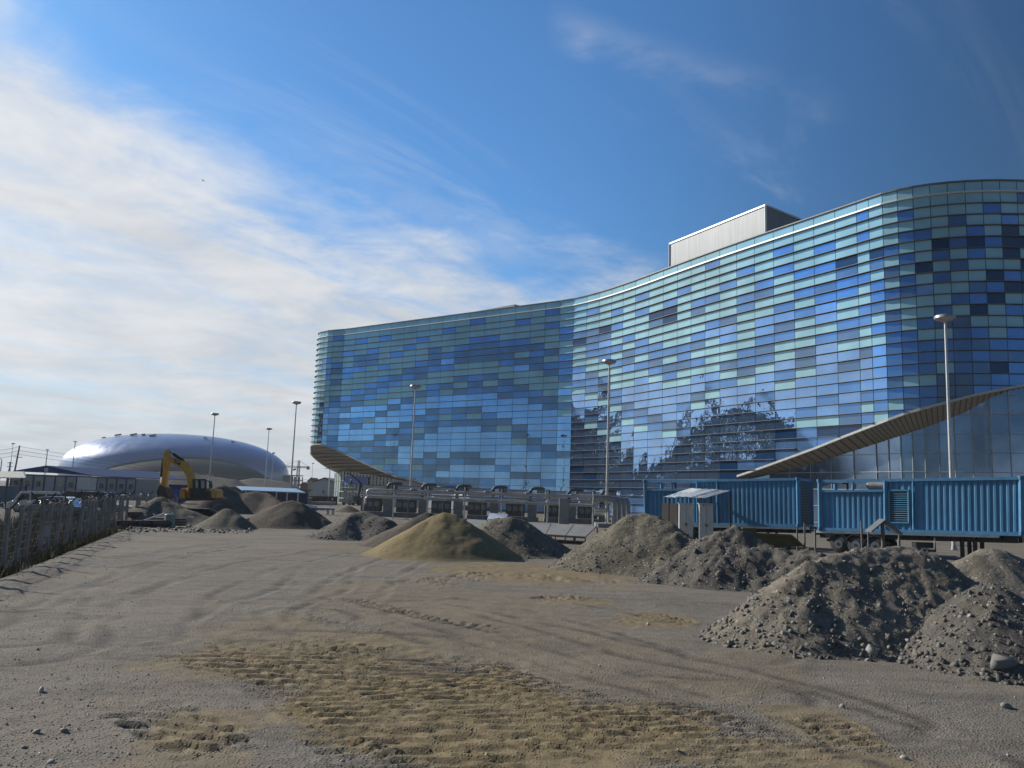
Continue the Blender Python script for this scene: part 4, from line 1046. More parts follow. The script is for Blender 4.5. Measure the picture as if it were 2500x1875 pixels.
def house(px0, px1, ytop, yeave, d, dep, wallm, roofm, label, win=1, gable=True, name='gabled_house', rz=0., cat='house'):
    a, b = P(px0, yeave, d), P(px1, yeave, d); w = b[0]-a[0]; ze = a[2]*.5+b[2]*.5; zr = P((px0+px1)/2, ytop, d)[2]; t = thing(name, label, cat, ((a[0]+b[0])/2, d, 0), rz)
    MB().prism([(-w/2, 0, 0), (w/2, 0, 0), (w/2, 0, ze), (0, 0, zr-.15) if gable else (w/2, 0, ze), (-w/2, 0, ze)], (0, dep, 0)).build('wall', wallm, t)
    m = MB(); o = .35
    if gable:
        for s in (-1, 1): m.prism([(s*(w/2+o), -.4, ze-.12), (0, -.4, zr), (0, -.4, zr+.16), (s*(w/2+o), -.4, ze+.04)], (0, dep+.8, 0))
    m.build('roof', roofm, t)
    for k in range(win):
        x = (k+.5)/win*w-w/2; f = MB().box((x, -.03, ze*.5), (.9, .08, 1.2)).build('window', WHITE, t); MB().box((x, -.09, ze*.5), (.72, .04, 1.0)).build('pane', GLASSD, f)
    return t
house(766, 818, 1167, 1178, 215, 12, mat('house_white', (.42, .45, .50), .7), mat('brown_roof', (.16, .09, .07), .7), 'white gabled house with a brown roof half hidden by the arena', 1)
house(752, 766, 1167, 1176, 260, 8, mat('house_cream', (.40, .38, .33), .7), MATS['brown_roof'], 'small narrow cream house left of the white gabled house', 1)
house(733, 750, 1178, 1184, 300, 10, mat('house_brick', (.22, .13, .10), .8), mat('red_roof', (.30, .08, .06), .7), 'low brick house with a red roof right of the concrete frame', 2)
# shed with sky-blue roof, hoardings
SKYR = mat('skyblue_roof', (.22, .36, .52), .5, .1)
t = thing('open_shed', 'long low shed with a sky-blue sheet roof beyond the soil heaps', 'shed', (0, 0, 0))
e0, e1, r0, r1 = P(592, 1198, 118), P(746, 1204.5, 112), P(577, 1188.5, 126), P(722, 1194.5, 120)
cen = (e0+e1)/2; t.location = (cen[0], cen[1], 0); C_ = np.array([cen[0], cen[1], 0])
MB(C_).prism([e0, e1, r1, r0], (0, 0, .12)).build('roof', SKYR, t)
NVY = mat('navy_wall', (.035, .05, .13), .6, var=.2)
b0, b1 = e0+np.array([.3, 2.5, 0]), e1+np.array([-.3, 2.5, 0]); MB(C_).prism([(b0[0], b0[1], 0), (b1[0], b1[1], 0), (b1[0], b1[1], b1[2]-.05), (b0[0], b0[1], b0[2]-.05)], (0, .15, 0)).build('wall', NVY, t)
for k in range(6):
    p = e0+(e1-e0)*(k+.3)/6.; MB(C_).beam((p[0], p[1]+.2, 0), (p[0], p[1]+.2, p[2]), .18).build('post', DWHITE, t)
def hoarding(pts, z, m, label, name='hoarding', posts=True):
    C_ = np.array([*pts[0][:2], 0]); t = thing(name, label, 'fence', C_)
    mb = MB(C_); pb = MB(C_)
    for a, b in zip(pts[:-1], pts[1:]):
        a = np.array([*a[:2], 0]); b = np.array([*b[:2], 0]); mb.prism([a, b, b+np.array([0, 0, z]), a+np.array([0, 0, z])], (0, .08, 0))
        L = np.hypot(*(b-a)[:2]); n = int(L/3)
        for k in range(n+1): p = a+(b-a)*k/max(n, 1); pb.beam(p+np.array([0, -.06, 0]), p+np.array([0, -.06, z+.1]), .12)
    mb.build('panel', m, t); pb.build('posts', DARK, t); return t
hoarding([G(540, 1214), G(660, 1218), G(752, 1221)], 2.75, mat('dark_hoarding', (.055, .055, .07), .8, var=.3, vscale=.5), 'long dark hoarding behind the sky-blue shed')
hoarding([G(748, 1232), G(822, 1232)], 1.55, mat('grey_hoarding', (.11, .10, .10), .8, var=.2), 'low grey-brown hoarding in front of the white gabled house')
hoarding([G(-200, 1232), G(60, 1236)], 2.0, mat('steel_blue_hoarding', (.18, .26, .33), .6, var=.1), 'steel-blue sheet hoarding below the pavilion at the left edge')
# stacks of material near the entrance
def stack(px, py, w, d, h, m, label, m2=None, rz=.1, cat='stack', name='material_stack', n=4):
    q = G(px, py); t = thing(name, label, cat, (q[0], q[1], 0), rz)
    mb = MB(); pb = MB()
    for k in range(n): mb.box((0, 0, .12+(h-.12)*(k+.5)/n), (w-.04*(k % 2), d, (h-.12)/n-.03))
    for x in (-w*.35, 0, w*.35): pb.box((x, 0, .05), (.12, d, .12))
    mb.build('bundle', m, t); pb.build('skid', WOOD, t)
    if m2: MB().box((0, 0, h+.04), (w+.15, d+.15, .09)).build('tarp', m2, t)
    return t
TARP = mat('white_tarp', (.68, .69, .70), .6)
stack(698, 1236, 3.6, 1.6, 1.35, mat('brick_red', (.26, .12, .09), .85), 'red-brown brick stack under a white sheet by the tall mast', TARP)
stack(721, 1236, 2.2, 1.5, 1.25, CONC, 'grey block stack under a white sheet right of the tall mast', TARP, .2)
stack(747, 1234, 1.6, 1.5, 1.3, mat('crate_grey', (.24, .23, .22), .8), 'square grey crate with a white rim near the low hoarding', TARP, 0)
stack(781, 1233, 5.5, 1.2, .55, mat('sacks', (.42, .40, .34), .8), 'long low row of pale sacks before the low hoarding', TARP, 0, n=2)
stack(550, 1252, 1.5, .6, .30, WHITE, 'short white boards lying between two soil heaps', None, .3, n=1)
t = thing('road_barrier', 'white and red plastic road barrier behind the dark brown heap', 'barrier', G(748, 1246))
MB().prism([(-1.3, 0, .28), (1.3, 0, .2), (1.3, 0, .62), (-1.3, 0, .85)], (0, .35, 0)).build('upper_body', WHITE, t); MB().prism([(-1.3, -.02, 0), (1.3, -.02, 0), (1.3, -.02, .2), (-1.3, -.02, .28)], (0, .42, 0)).build('lower_band', mat('barrier_red', (.5, .03, .04), .5), t)
q = G(785, 1256); t = thing('steel_stand', 'low blue steel stand shaped like a bench on the paving', 'steel stand', (q[0], q[1], 0))
m = MB(); m.box((0, 0, .62), (2.7, .9, .14)); m.build('top_beam', mat('frame_blue', (.04, .09, .32), .5), t)
for x in (-1.25, .7, 1.25):
    for y in (-.4, .4): MB().box((x, y, .28), (.09, .09, .56)).build('leg', MATS['frame_blue'], t)
# ================================================================== people
SKIN = mat('skin', (.38, .22, .16), .6)
def person(loc, rz, label, cloth, pose='stand', hat=(.75, .75, .72), h=1.75):
    t = thing('person', label, 'person', loc, rz); s = h/1.75; bend = .0
    if pose == 'stand': J = dict(pel=(0, 0, .95), ch=(0, .0, 1.32), nk=(0, .01, 1.50), hd=(0, -.01, 1.64), kl=(.10, -.02, .50), fl=(.12, 0, .07), kr=(-.10, .02, .50), fr=(-.13, .03, .07), el=(.25, .02, 1.13), hl=(.24, -.12, .90), er=(-.25, .03, 1.13), hr=(-.26, -.06, .88))
    elif pose == 'work': J = dict(pel=(0, .06, .92), ch=(0, -.08, 1.26), nk=(0, -.15, 1.42), hd=(0, -.20, 1.54), kl=(.12, -.08, .50), fl=(.14, .05, .07), kr=(-.12, .0, .50), fr=(-.15, .15, .07), el=(.26, -.22, 1.10), hl=(.16, -.45, 1.05), er=(-.26, -.22, 1.12), hr=(-.14, -.46, 1.12))
    else: J = dict(pel=(0, .1, .42), ch=(0, -.02, .80), nk=(0, -.08, .96), hd=(0, -.12, 1.09), kl=(.16, -.28, .52), fl=(.15, -.12, .07), kr=(-.16, -.28, .50), fr=(-.15, -.08, .07), el=(.26, -.22, .62), hl=(.12, -.44, .48), er=(-.26, -.22, .62), hr=(-.12, -.44, .48))
    V = []; R_ = []; E_ = []
    def add(p, r): V.append(tuple(c*s for c in p)); R_.append(r*s); return len(V)-1
    mid = lambda a, b, k=.5: tuple(a[i]+(b[i]-a[i])*k for i in range(3))
    pel = add(J['pel'], .155); wa = add(mid(J['pel'], J['ch'], .45), .14); ch = add(J['ch'], .165); nk = add(J['nk'], .065); hb = add(mid(J['nk'], J['hd'], .45), .075); hd = add((J['hd'][0], J['hd'][1], J['hd'][2]), .098); ht = add((J['hd'][0], J['hd'][1]+.01, J['hd'][2]+.09), .075)
    E_ += [(pel, wa), (wa, ch), (ch, nk), (nk, hb), (hb, hd), (hd, ht)]
    for sd_2, k in ((1, 'l'), (-1, 'r')):
        sh = add((sd_2*.19+J['ch'][0], J['ch'][1], J['ch'][2]+.10), .07); el_ = add(J['e'+k], .048); ha = add(J['h'+k], .036); e2 = np.array(J['h'+k])+np.array([0, -.02, -.07]); pm = add(tuple(e2), .038)
        E_ += [(ch, sh), (sh, el_), (el_, ha), (ha, pm)]
        hp = add((sd_2*.09+J['pel'][0], J['pel'][1], J['pel'][2]-.06), .095); kn = add(J['k'+k], .062); an = add(J['f'+k], .045); toe = add((J['f'+k][0], J['f'+k][1]-.16, .04), .038)
        E_ += [(pel, hp), (hp, kn), (kn, an), (an, toe)]
    me = bpy.data.meshes.new('body'); me.from_pydata(V, E_, []); o = bpy.data.objects.new('body', me); COL.objects.link(o); o.parent = t
    md = o.modifiers.new('skin', 'SKIN'); 
    for k, v_ in enumerate(me.skin_vertices[0].data): v_.radius = (R_[k], R_[k]*(.8 if k in (pel, wa, ch) else 1)); v_.use_root = (k == pel)
    sb = o.modifiers.new('sub', 'SUBSURF'); sb.levels = 1; sb.render_levels = 1; me.materials.append(cloth)
    hz = J['hd']; MB().lathe((hz[0]*s, (hz[1]-.005)*s, (hz[2]-.06)*s), [(.06, -.06), (.088, .0), (.095, .06), (.05, .1)], 12).build('face', SKIN, t, smooth=True)
    MB().box((hz[0]*s, (hz[1]-.10)*s, (hz[2]-.02)*s), (.03, .04, .04)).build('nose', SKIN, t)
    if hat: MB().lathe((hz[0]*s, hz[1]*s, (hz[2]+.03)*s), [(.15, -.01), (.15, .01), (.12, .02), (.115, .08), (.07, .13), (.01, .145)], 14).build('helmet', mat('helmet_%d' % int(hat[0]*100), hat, .35), t, smooth=True)
    for k in ('hl', 'hr'):
        hp = np.array(J[k])*s; m = MB()
        for f in range(4): x = (f-1.5)*.018; m.tube([hp+np.array([x, -.02, -.10]), hp+np.array([x, -.035, -.14]), hp+np.array([x, -.02, -.17+abs(f-1.4)*.008])], [.010, .009, .007], 5)
        m.tube([hp+np.array([.02, -.03, -.06]), hp+np.array([.05, -.06, -.09])], [.011, .008], 5); m.build('hand', SKIN, t)
    return t
NAVYC = mat('navy_overalls', (.03, .035, .07), .85); DGC = mat('dark_workwear', (.04, .04, .045), .85); BRC = mat('brown_workwear', (.10, .06, .045), .85); GRC = mat('grey_workwear', (.14, .15, .16), .85)
q = G(881, 1236); person((q[0], q[1], 0), .3, 'person in navy overalls and white helmet standing beside the pipework', NAVYC)
q = G(804, 1233); person((q[0], q[1], 0), -1.2, 'person in dark workwear standing left of the entrance corner', DGC, 'work', (.5, .12, .08))
q = G(810, 1234); person((q[0], q[1], 0), 1.0, 'person in brown workwear crouching at the entrance corner', BRC, 'crouch', (.55, .5, .45))
# ================================================================== access platforms by the entrance
GRN = mat('lift_green', (.05, .16, .14), .5)
q = G(851, 1233.5); t = thing('scissor_lift', 'scissor lift with pale crossed arms and a green platform at the entrance', 'scissor lift', (q[0], q[1], 0), .15)
SC_ = mat('lift_arm', (.50, .50, .46), .5)
MB().box((0, 0, .55), (2.6, 1.2, .5)).build('chassis', GREYSTEEL, t)
for x in (-.9, .9):
    for y in (-.6, .6): MB().tube([(x, y-.09, .25), (x, y+.09, .25)], .25, 14).build('wheel', RUBBER, t)
m = MB(); n = 6; z0_ = .85; dz = .36
for k in range(n):
    for y in (-.45, .45): m.beam((-1.0, y, z0_+k*dz), (1.0, y, z0_+(k+1)*dz), .10, .12); m.beam((1.0, y, z0_+k*dz), (-1.0, y, z0_+(k+1)*dz), .10, .12)
m.build('scissor_arms', SC_, t)
zt = z0_+n*dz; MB().box((0, 0, zt+.1), (2.9, 1.3, .2)).build('platform', GRN, t); m = MB()
for x in (-1.4, 0, 1.4):
    for y in (-.6, .6): m.beam((x, y, zt+.2), (x, y, zt+1.2), .06)
for y in (-.6, .6): m.beam((-1.4, y, zt+1.2), (1.4, y, zt+1.2), .06); m.beam((-1.4, y, zt+.7), (1.4, y, zt+.7), .04)
m.build('guard_rail', GRN, t)
person((q[0]+.2, q[1], zt+.2), .2, 'person in grey workwear on the scissor lift platform', GRC, 'work', (.8, .8, .78))
q = G(868, 1233.5); t = thing('boom_lift', 'dark green boom lift with a folded arm beside the scissor lift', 'boom lift', (q[0], q[1], 0), -.2)
MB().box((0, 0, .7), (2.4, 1.6, .6)).build('chassis', DARK, t)
for x in (-.9, .9):
    for y in (-.8, .8): MB().tube([(x, y-.12, .38), (x, y+.12, .38)], .38, 14).build('wheel', RUBBER, t)
MB().box((.1, 0, 1.4), (1.6, 1.2, .8)).build('turret', mat('lift_dark_green', (.02, .05, .045), .5), t)
m = MB(); m.beam((.4, 0, 1.6), (1.0, 0, 4.3), .30); m.beam((1.0, 0, 4.2), (-1.7, 0, 6.2), .24); m.build('arm', MATS['lift_dark_green'], t); MB().tube([(.2, .1, 1.7), (.8, .1, 3.2)], .07, 8).build('hydraulic_ram', CHROME, t)
MB().box((-2.0, 0, 6.0), (.9, .8, .15)).build('basket_floor', GRN, t); m = MB()
for x in (-2.4, -1.6):
    for y in (-.4, .4): m.beam((x, y, 6.05), (x, y, 7.1), .05)
for y in (-.4, .4): m.beam((-2.4, y, 7.1), (-1.6, y, 7.1), .05)
m.build('basket_rail', GRN, t)
# ================================================================== pipework and cooling plant
PIPE = mat('pipe_cladding', (.50, .47, .44), .4, .35, var=.12, dirt=(.30, .20, .17), dirtamt=.4); PIPEG = mat('pipe_grey', (.30, .31, .31), .45, .35, var=.15)
dR = 86.0
def rp(px, z, d=dR):                   # point on the rack line for a photo column and height
    v = ray(px, 1213); return np.array([v[0]*d/v[1], d, z])
t = thing('pipe_rack', 'white-posted pipe rack with two tiers of silver insulated pipes before the arena', 'pipe rack', rp(1110, 0)); C_ = rp(1110, 0)
for px in (961, 1044, 1134, 1224, 1337, 1448):
    MB(C_).beam(rp(px+.8, 0), rp(px, 3.45), .16).build('post', WHITE, t)
    MB(C_).beam(rp(px, 2.55, dR+.3), rp(px, 3.5, dR+.3), .42, .22).build('pipe_bracket', DARK, t)
u = MB(C_); u.tube([rp(897, 2.4), rp(897, 2.7), rp(901, 2.82)]+[rp(x, 2.82+.0002*(x-900)) for x in range(920, 1500, 60)], .17, 12); u.build('upper_pipe', PIPE, t, smooth=True)
u = MB(C_); u.tube([rp(893, 1.4), rp(893, 1.95), rp(897, 2.14)]+[rp(x, 2.16-.0003*(x-900)) for x in range(920, 1500, 60)], .13, 12); u.build('lower_pipe', PIPE, t, smooth=True)
u = MB(C_); u.tube([rp(905, 2.5, dR+1), rp(1500, 2.5, dR+1)], .09, 8); u.build('rear_pipe', PIPEG, t)
for px in (1010, 1100, 1190, 1290, 1400):
    u = MB(C_); u.tube([rp(px-8, 2.82), rp(px-6, 3.0), rp(px, 3.05), rp(px+7, 2.9)], .15, 8); u.build('flange', PIPEG, t, smooth=True)
for px in (1020, 1108, 1200, 1300): MB(C_).box(rp(px, 2.14), (1.4, .3, .3)).build('valve_cover', PIPEG, t)
t = thing('handrail', 'thin white pipe handrail running in front of the pipe rack', 'handrail', rp(1110, 0, 83.)); C_ = rp(1110, 0, 83.)
ks = [(880, 2.36), (961, 2.32), (1000, 2.26), (1040, 2.22), (1070, 2.34), (1105, 2.24), (1160, 2.30), (1224, 2.30), (1255, 2.36), (1300, 2.12), (1337, 2.16), (1440, 2.2)]
MB(C_).tube([rp(a, b, 83.) for a, b in ks], .055, 6).build('top_rail', WHITE, t)
for px in (888, 996.6, 1081, 1178, 1275, 1385): z_ = np.interp(px, [a for a, b in ks], [b for a, b in ks]); MB(C_).beam(rp(px+.5, 0, 83.), rp(px, z_, 83.), .10 if px == 888 else .07).build('post', WHITE if px == 888 else GREYSTEEL, t)
PLG = mat('plant_grey', (.26, .26, .245), .6, .1, var=.12); PLD = mat('plant_dark', (.12, .125, .12), .6, var=.3); PLW = mat('plant_white', (.55, .56, .55), .5, dirt=(.35, .34, .32), dirtamt=.4)
def cooler(px, label):
    b = rp(px, 0, 93.); t = thing('cooling_unit', label, 'cooling unit', b, 0, 'cooling units behind the pipe rack')
    MB().box((0, 0, .22), (3.7, 2.2, .44)).build('plinth', CONC, t)
    m = MB(); m.box((-.75, 0, 1.25), (2.1, 1.9, 1.5)); m.build('coil_casing', PLD, t)
    m = MB()
    for k in range(9): m.beam((-1.75+k*.25, -.98, .5), (-1.75+k*.25, -.98, 2.0), .03)
    m.build('grille', PLG, t)
    for x in (-1.45, -.75, -.05): MB().lathe((0, 0, 0), [(.0, 0)], 3) if False else MB().tube([(x, -1.02, 1.35), (x, -1.10, 1.35)], .30, 16).build('fan_cowl', PLG, t)
    MB().box((1.15, -.1, 1.2), (.95, 1.6, 1.9)).build('control_cabinet', PLG, t)
    MB().prism([(-1.8, -.7, 2.02), (.6, -.7, 2.02), (.3, -.7, 2.5), (-1.5, -.7, 2.5)], (0, 1.4, 0)).build('hood', PLW, t)
    MB().box((-.6, .3, 3.0), (2.3, 1.5, .75)).build('top_cabinet', PLW, t); MB().box((-.6, .3, 3.42), (2.5, 1.7, .08)).build('cabinet_lid', PLG, t)
    MB().tube([(.95, .2, 2.1), (.95, .2, 3.35), (1.1, .2, 3.6), (1.5, .2, 3.68), (2.2, .2, 3.68), (2.5, .2, 3.5)], .20, 10).build('duct', PLD, t, smooth=True)
    MB().box((2.05, .2, 3.2), (.9, .9, .7)).build('filter_box', PLG, t)
    return t
cu = cooler(925, 'leftmost cooling unit, nearest the standing person in white helmet')
for px, lb in ((1010, 'cooling unit second from the left behind the pipe rack'), (1095, 'cooling unit behind the peak of the yellow sand heap'), (1183, 'cooling unit behind the bright white sheet'), (1275, 'cooling unit third from the bent pipe bank'), (1370, 'cooling unit second from the bent pipe bank'), (1450, 'cooling unit right beside the bank of bent pipes')):
    clone(cu, tuple(rp(px, 0, 93.)), 0, lb)
t = thing('pipe_bank', 'bank of four thick grey pipes bending down at the right end of the rack', 'pipe bank', rp(1515, 0, 80.)); C_ = rp(1515, 0, 80.)
for k in range(4):
    d = 80.+k*.9; x = 1500+k*11
    MB(C_).tube([rp(x-52, 2.85-.05*k, d), rp(x-12, 2.85-.05*k, d), rp(x-4, 2.75, d), rp(x, 2.45, d), rp(x+.5, 1.4, d), rp(x+1, .3, d)], .26, 12).build('bent_pipe', PIPEG, t, smooth=True)
for k in range(3):
    d = 79.+k; MB(C_).tube([rp(1452, 1.75-.25*k, d), rp(1480, 1.75-.25*k, d), rp(1486, 1.55-.25*k, d), rp(1487, .5, d)], .12, 8).build('small_pipe', PIPE, t, smooth=True)
MB(C_).box(rp(1500, .2, 81.), (3.5, 3.5, .4)).build('plinth', CONC, t)
q = rp(1378, 0, 82.); t = thing('steel_cabinet', 'tall plain grey cabinet standing in front of the pipe rack', 'cabinet', q); MB().box((0, 0, 1.3), (1.0, .5, 2.6)).build('body', PLG, t); MB().box((0, -.27, 1.3), (.86, .03, 2.4)).build('door', mat('cabinet_door', (.28, .28, .275), .5), t)
# sloping slab deck on timber frame
t = thing('slab_deck', 'sloping row of weathered grey panels on a timber frame behind the heaps', 'panel deck', (0, 0, 0))
l0, l1, u0, u1 = P(1150, 1293, 51), P(1430, 1310, 48), P(1139, 1267, 56), P(1458, 1284, 52); cen = (l0+u1)/2; C_ = np.array([cen[0], cen[1], 0]); t.location = tuple(C_)
SLAB = mat('weathered_panel', (.22, .215, .205), .75, var=.15, vscale=1.2, dirt=(.12, .11, .10), dirtamt=.4)
for k in range(6):
    a, b = k/6+.004, (k+1)/6-.004; L_ = lambda p, q_, t_: p+(q_-p)*t_
    MB(C_).prism([L_(l0, l1, a), L_(l0, l1, b), L_(u0, u1, b), L_(u0, u1, a)], (0, 0, -.07)).build('panel', SLAB, t)
m = MB(C_)
for k in range(13):
    p = l0+(l1-l0)*k/12+np.array([0, .25, -.06]); m.beam((p[0], p[1], -.02), p, .07)
p0, p1 = l0+np.array([0, .2, -.09]), l1+np.array([0, .2, -.09]); m.beam(p0, p1, .08, .07); m.beam(p0-np.array([0, 0, .38]), p1-np.array([0, 0, .38]), .08, .06)
for k in range(7):
    p = u0+(u1-u0)*k/6; m.beam((p[0], p[1], 0), p-np.array([0, 0, .08]), .09)
m.build('timber_frame', WOOD, t)
GL = mat('gloss_white_sheet', (.85, .86, .88), .15, .4)
qa, qb, qc, qd = P(1189, 1268, 57), P(1236, 1264, 57), P(1240, 1255, 59.5), P(1196, 1252, 59.5)
t = thing('metal_sheet', 'bright white glossy sheet shining behind the stony heap', 'metal sheet', (*((qa+qc)/2)[:2], 0)); C_ = np.array([*((qa+qc)/2)[:2], 0])
MB(C_).prism([qa, qb, qc, qd], (0, 0, -.05)).build('sheet', GL, t); m = MB(C_)
for p in (qc, qd, qa, qb): m.beam((p[0], p[1], 0), p-np.array([0, 0, .06]), .08)
m.build('stand', GREYSTEEL, t)
# ================================================================== blue containers on trailers
def container(c4, label, open_to, name='generator_container', louvre=None, endlouvre=True, muffler=(.30, .44)):
    bl, br, tl, tr = [np.asarray(c, float) for c in c4]; C_ = np.array([bl[0], bl[1], 0])
    n = np.cross(br-bl, tl-bl); n = np.array([n[0], n[1], 0]); n /= np.linalg.norm(n)
    if n[1] < 0: n = -n                           # n points away from the camera side
    back = n*2.5; L = np.linalg.norm(br-bl); Hh = np.linalg.norm(tl-bl)
    def S(s, t_, w=0.): return bl+(br-bl)*s+(tl-bl)*(1-s)*t_+(tr-br)*s*t_+n*w
    t = thing(name, label, 'container', C_, 0, 'blue generator containers')
    fr = MB(C_)
    for w in (0., 2.5):
        fr.beam(S(0, .0, w), S(1, .0, w), .14, .20); fr.beam(S(0, .975, w), S(1, .975, w), .14, .16)
        for s in (0, 1): fr.beam(S(s, 0, w), S(s, 1, w), .20, .20)
    for s in (0, 1):
        for tt in (.0, .975): fr.beam(S(s, tt, 0), S(s, tt, 2.5), .14, .16)
    for s in (open_to,): fr.beam(S(s, .03, -.01), S(s, .97, -.01), .18, .16)
    fr.beam(S(0, .775, -.01), S(open_to, .775, -.01), .12, .14); fr.beam(S(open_to*.52, .78, 0), S(open_to*.52, .96, 0), .12)
    for s in (.5, ): fr.beam(S(.5, .03, -.03), S(.5, .97, -.03), .06, .10)
    fr.build('frame', mat('frame_paint', (.07, .23, .41), .5, dirt=(.12, .2, .28), dirtamt=.4), t)
    for s in (0, 1):
        for tt in (0.01, .985): MB(C_).box(S(s, tt, -.02), (.26, .26, .18)).build('corner_casting', mat('casting', (.05, .15, .28), .6), t)
    def corr(s0, s1, t0, t1, w0):
        m = MB(C_); nper = max(2, int((s1-s0)*L/.30)); ks = []
        for k in range(nper):
            a = s0+(s1-s0)*k/nper; dd = (s1-s0)/nper
            ks += [(a, 0.), (a+dd*.32, 0.), (a+dd*.5, .055), (a+dd*.82, .055)]
        ks.append((s1, 0.)); vs_ = []
        for s, w in ks: vs_ += [S(s, t0, w0+w), S(s, t1, w0+w)]
        m.add(vs_, [[2*k, 2*k+2, 2*k+3, 2*k+1] for k in range(len(ks)-1)]); return m
    corr(.008, open_to-.005, .035, .76, .03).build('corrugated_side', CYAN, t)
    if louvre:
        a, b, ta, tb = louvre
        corr(open_to+.005, a, .035, .95, .03).build('corrugated_side', CYAN, t); corr(b, .995, .035, .95, .03).build('corrugated_side', CYAN, t)
        corr(a, b, .035, ta, .03).build('corrugated_side', CYAN, t); corr(a, b, tb, .95, .03).build('corrugated_side', CYAN, t)
        m = MB(C_); m.prism([S(a, ta, .06), S(b, ta, .06), S(b, tb, .06), S(a, tb, .06)], n*.02); m.build('louvre_back', DARK, t)
        m = MB(C_)
        for k in range(15):
            tt = ta+(tb-ta)*(k+.5)/15; m.prism([S(a, tt, .05), S(b, tt, .05), S(b, tt-.016, -.03), S(a, tt-.016, -.03)], np.array([0, 0, .012]))
        for s in (a, b): m.beam(S(s, ta, -.02), S(s, tb, -.02), .07)
        for tt in (ta, tb): m.beam(S(a, tt, -.02), S(b, tt, -.02), .07)
        m.build('louvre', mat('louvre_paint', (.10, .28, .42), .45), t)
    else: corr(open_to+.005, .995, .035, .95, .03).build('corrugated_side', CYAN, t)
    m = MB(C_); m.prism([S(open_to, .985, 0), S(1, .985, 0), S(1, .985, 2.5), S(open_to, .985, 2.5)], (0, 0, -.04)); m.prism([S(0, .775, .05), S(open_to, .775, .05), S(open_to, .775, 2.45), S(0, .775, 2.45)], (0, 0, -.05)); m.build('roof', CYAN, t)
    corr(.008, .995, .035, .76, 2.45).build('rear_side', CYAN, t)
    # right end
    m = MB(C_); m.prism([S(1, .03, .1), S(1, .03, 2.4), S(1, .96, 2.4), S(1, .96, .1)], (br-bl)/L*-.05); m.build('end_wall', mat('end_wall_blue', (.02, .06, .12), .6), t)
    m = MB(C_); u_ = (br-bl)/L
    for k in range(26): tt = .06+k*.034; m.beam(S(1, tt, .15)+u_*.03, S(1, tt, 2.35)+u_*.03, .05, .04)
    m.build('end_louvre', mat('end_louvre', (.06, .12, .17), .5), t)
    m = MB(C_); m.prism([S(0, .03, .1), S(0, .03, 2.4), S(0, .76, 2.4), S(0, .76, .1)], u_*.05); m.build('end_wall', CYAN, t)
    m = MB(C_); m.prism([S(open_to, .77, .1), S(open_to, .77, 2.4), S(open_to, .96, 2.4), S(open_to, .96, .1)], u_*.05); m.build('bulkhead', CYAN, t)
    a, b = muffler; zc = .885
    m = MB(C_); m.tube([S(a, zc, .8), S(a+.012, zc, .8), S(b-.012, zc, .8), S(b, zc, .8)], [.12, .24, .24, .12], 14); m.build('muffler', mat('muffler_steel', (.32, .28, .27), .5, .5, var=.2), t, smooth=True)
    m = MB(C_); m.beam(S(a+.03, .78, .8), S(a+.03, .87, .8), .10); m.beam(S(b-.03, .78, .8), S(b-.03, .87, .8), .10); m.build('muffler_stand', GREYSTEEL, t)
    MB(C_).tube([S(a*.55, .78, .8), S(a*.55, .93, .8), S(a*.55-.03, .945, .8)], .07, 8).build('exhaust_pipe', DARK, t)
    m = MB(C_); m.beam(S(a*.28, .95, .6), S(a*.9, .955, .6), .34, .05); m.build('rain_plate', GREYSTEEL, t)
    m = MB(C_); m.prism([S(0, .02, .1), S(1, .02, .1), S(1, .02, 2.4), S(0, .02, 2.4)], (0, 0, .05)); m.build('floor', DARK, t)
    return t, S, n, C_
c1a, S1, n1_, C1_ = container([P(1577, 1276, 58.3), P(1950, 1284, 51.7), P(1575, 1173, 58.3), P(1948, 1167, 51.7)], 'left blue generator container partly hidden by the tin lean-to', .37, muffler=(.33, .46))
c2a, S2, n2_, C2_ = container([P(2003, 1292, 50), P(2495, 1304, 42.9), P(2001, 1172, 50), P(2493, 1164, 42.9)], 'right blue generator container with a louvred panel in its side', .36, louvre=(.378, .478, .16, .78), muffler=(.235, .345))
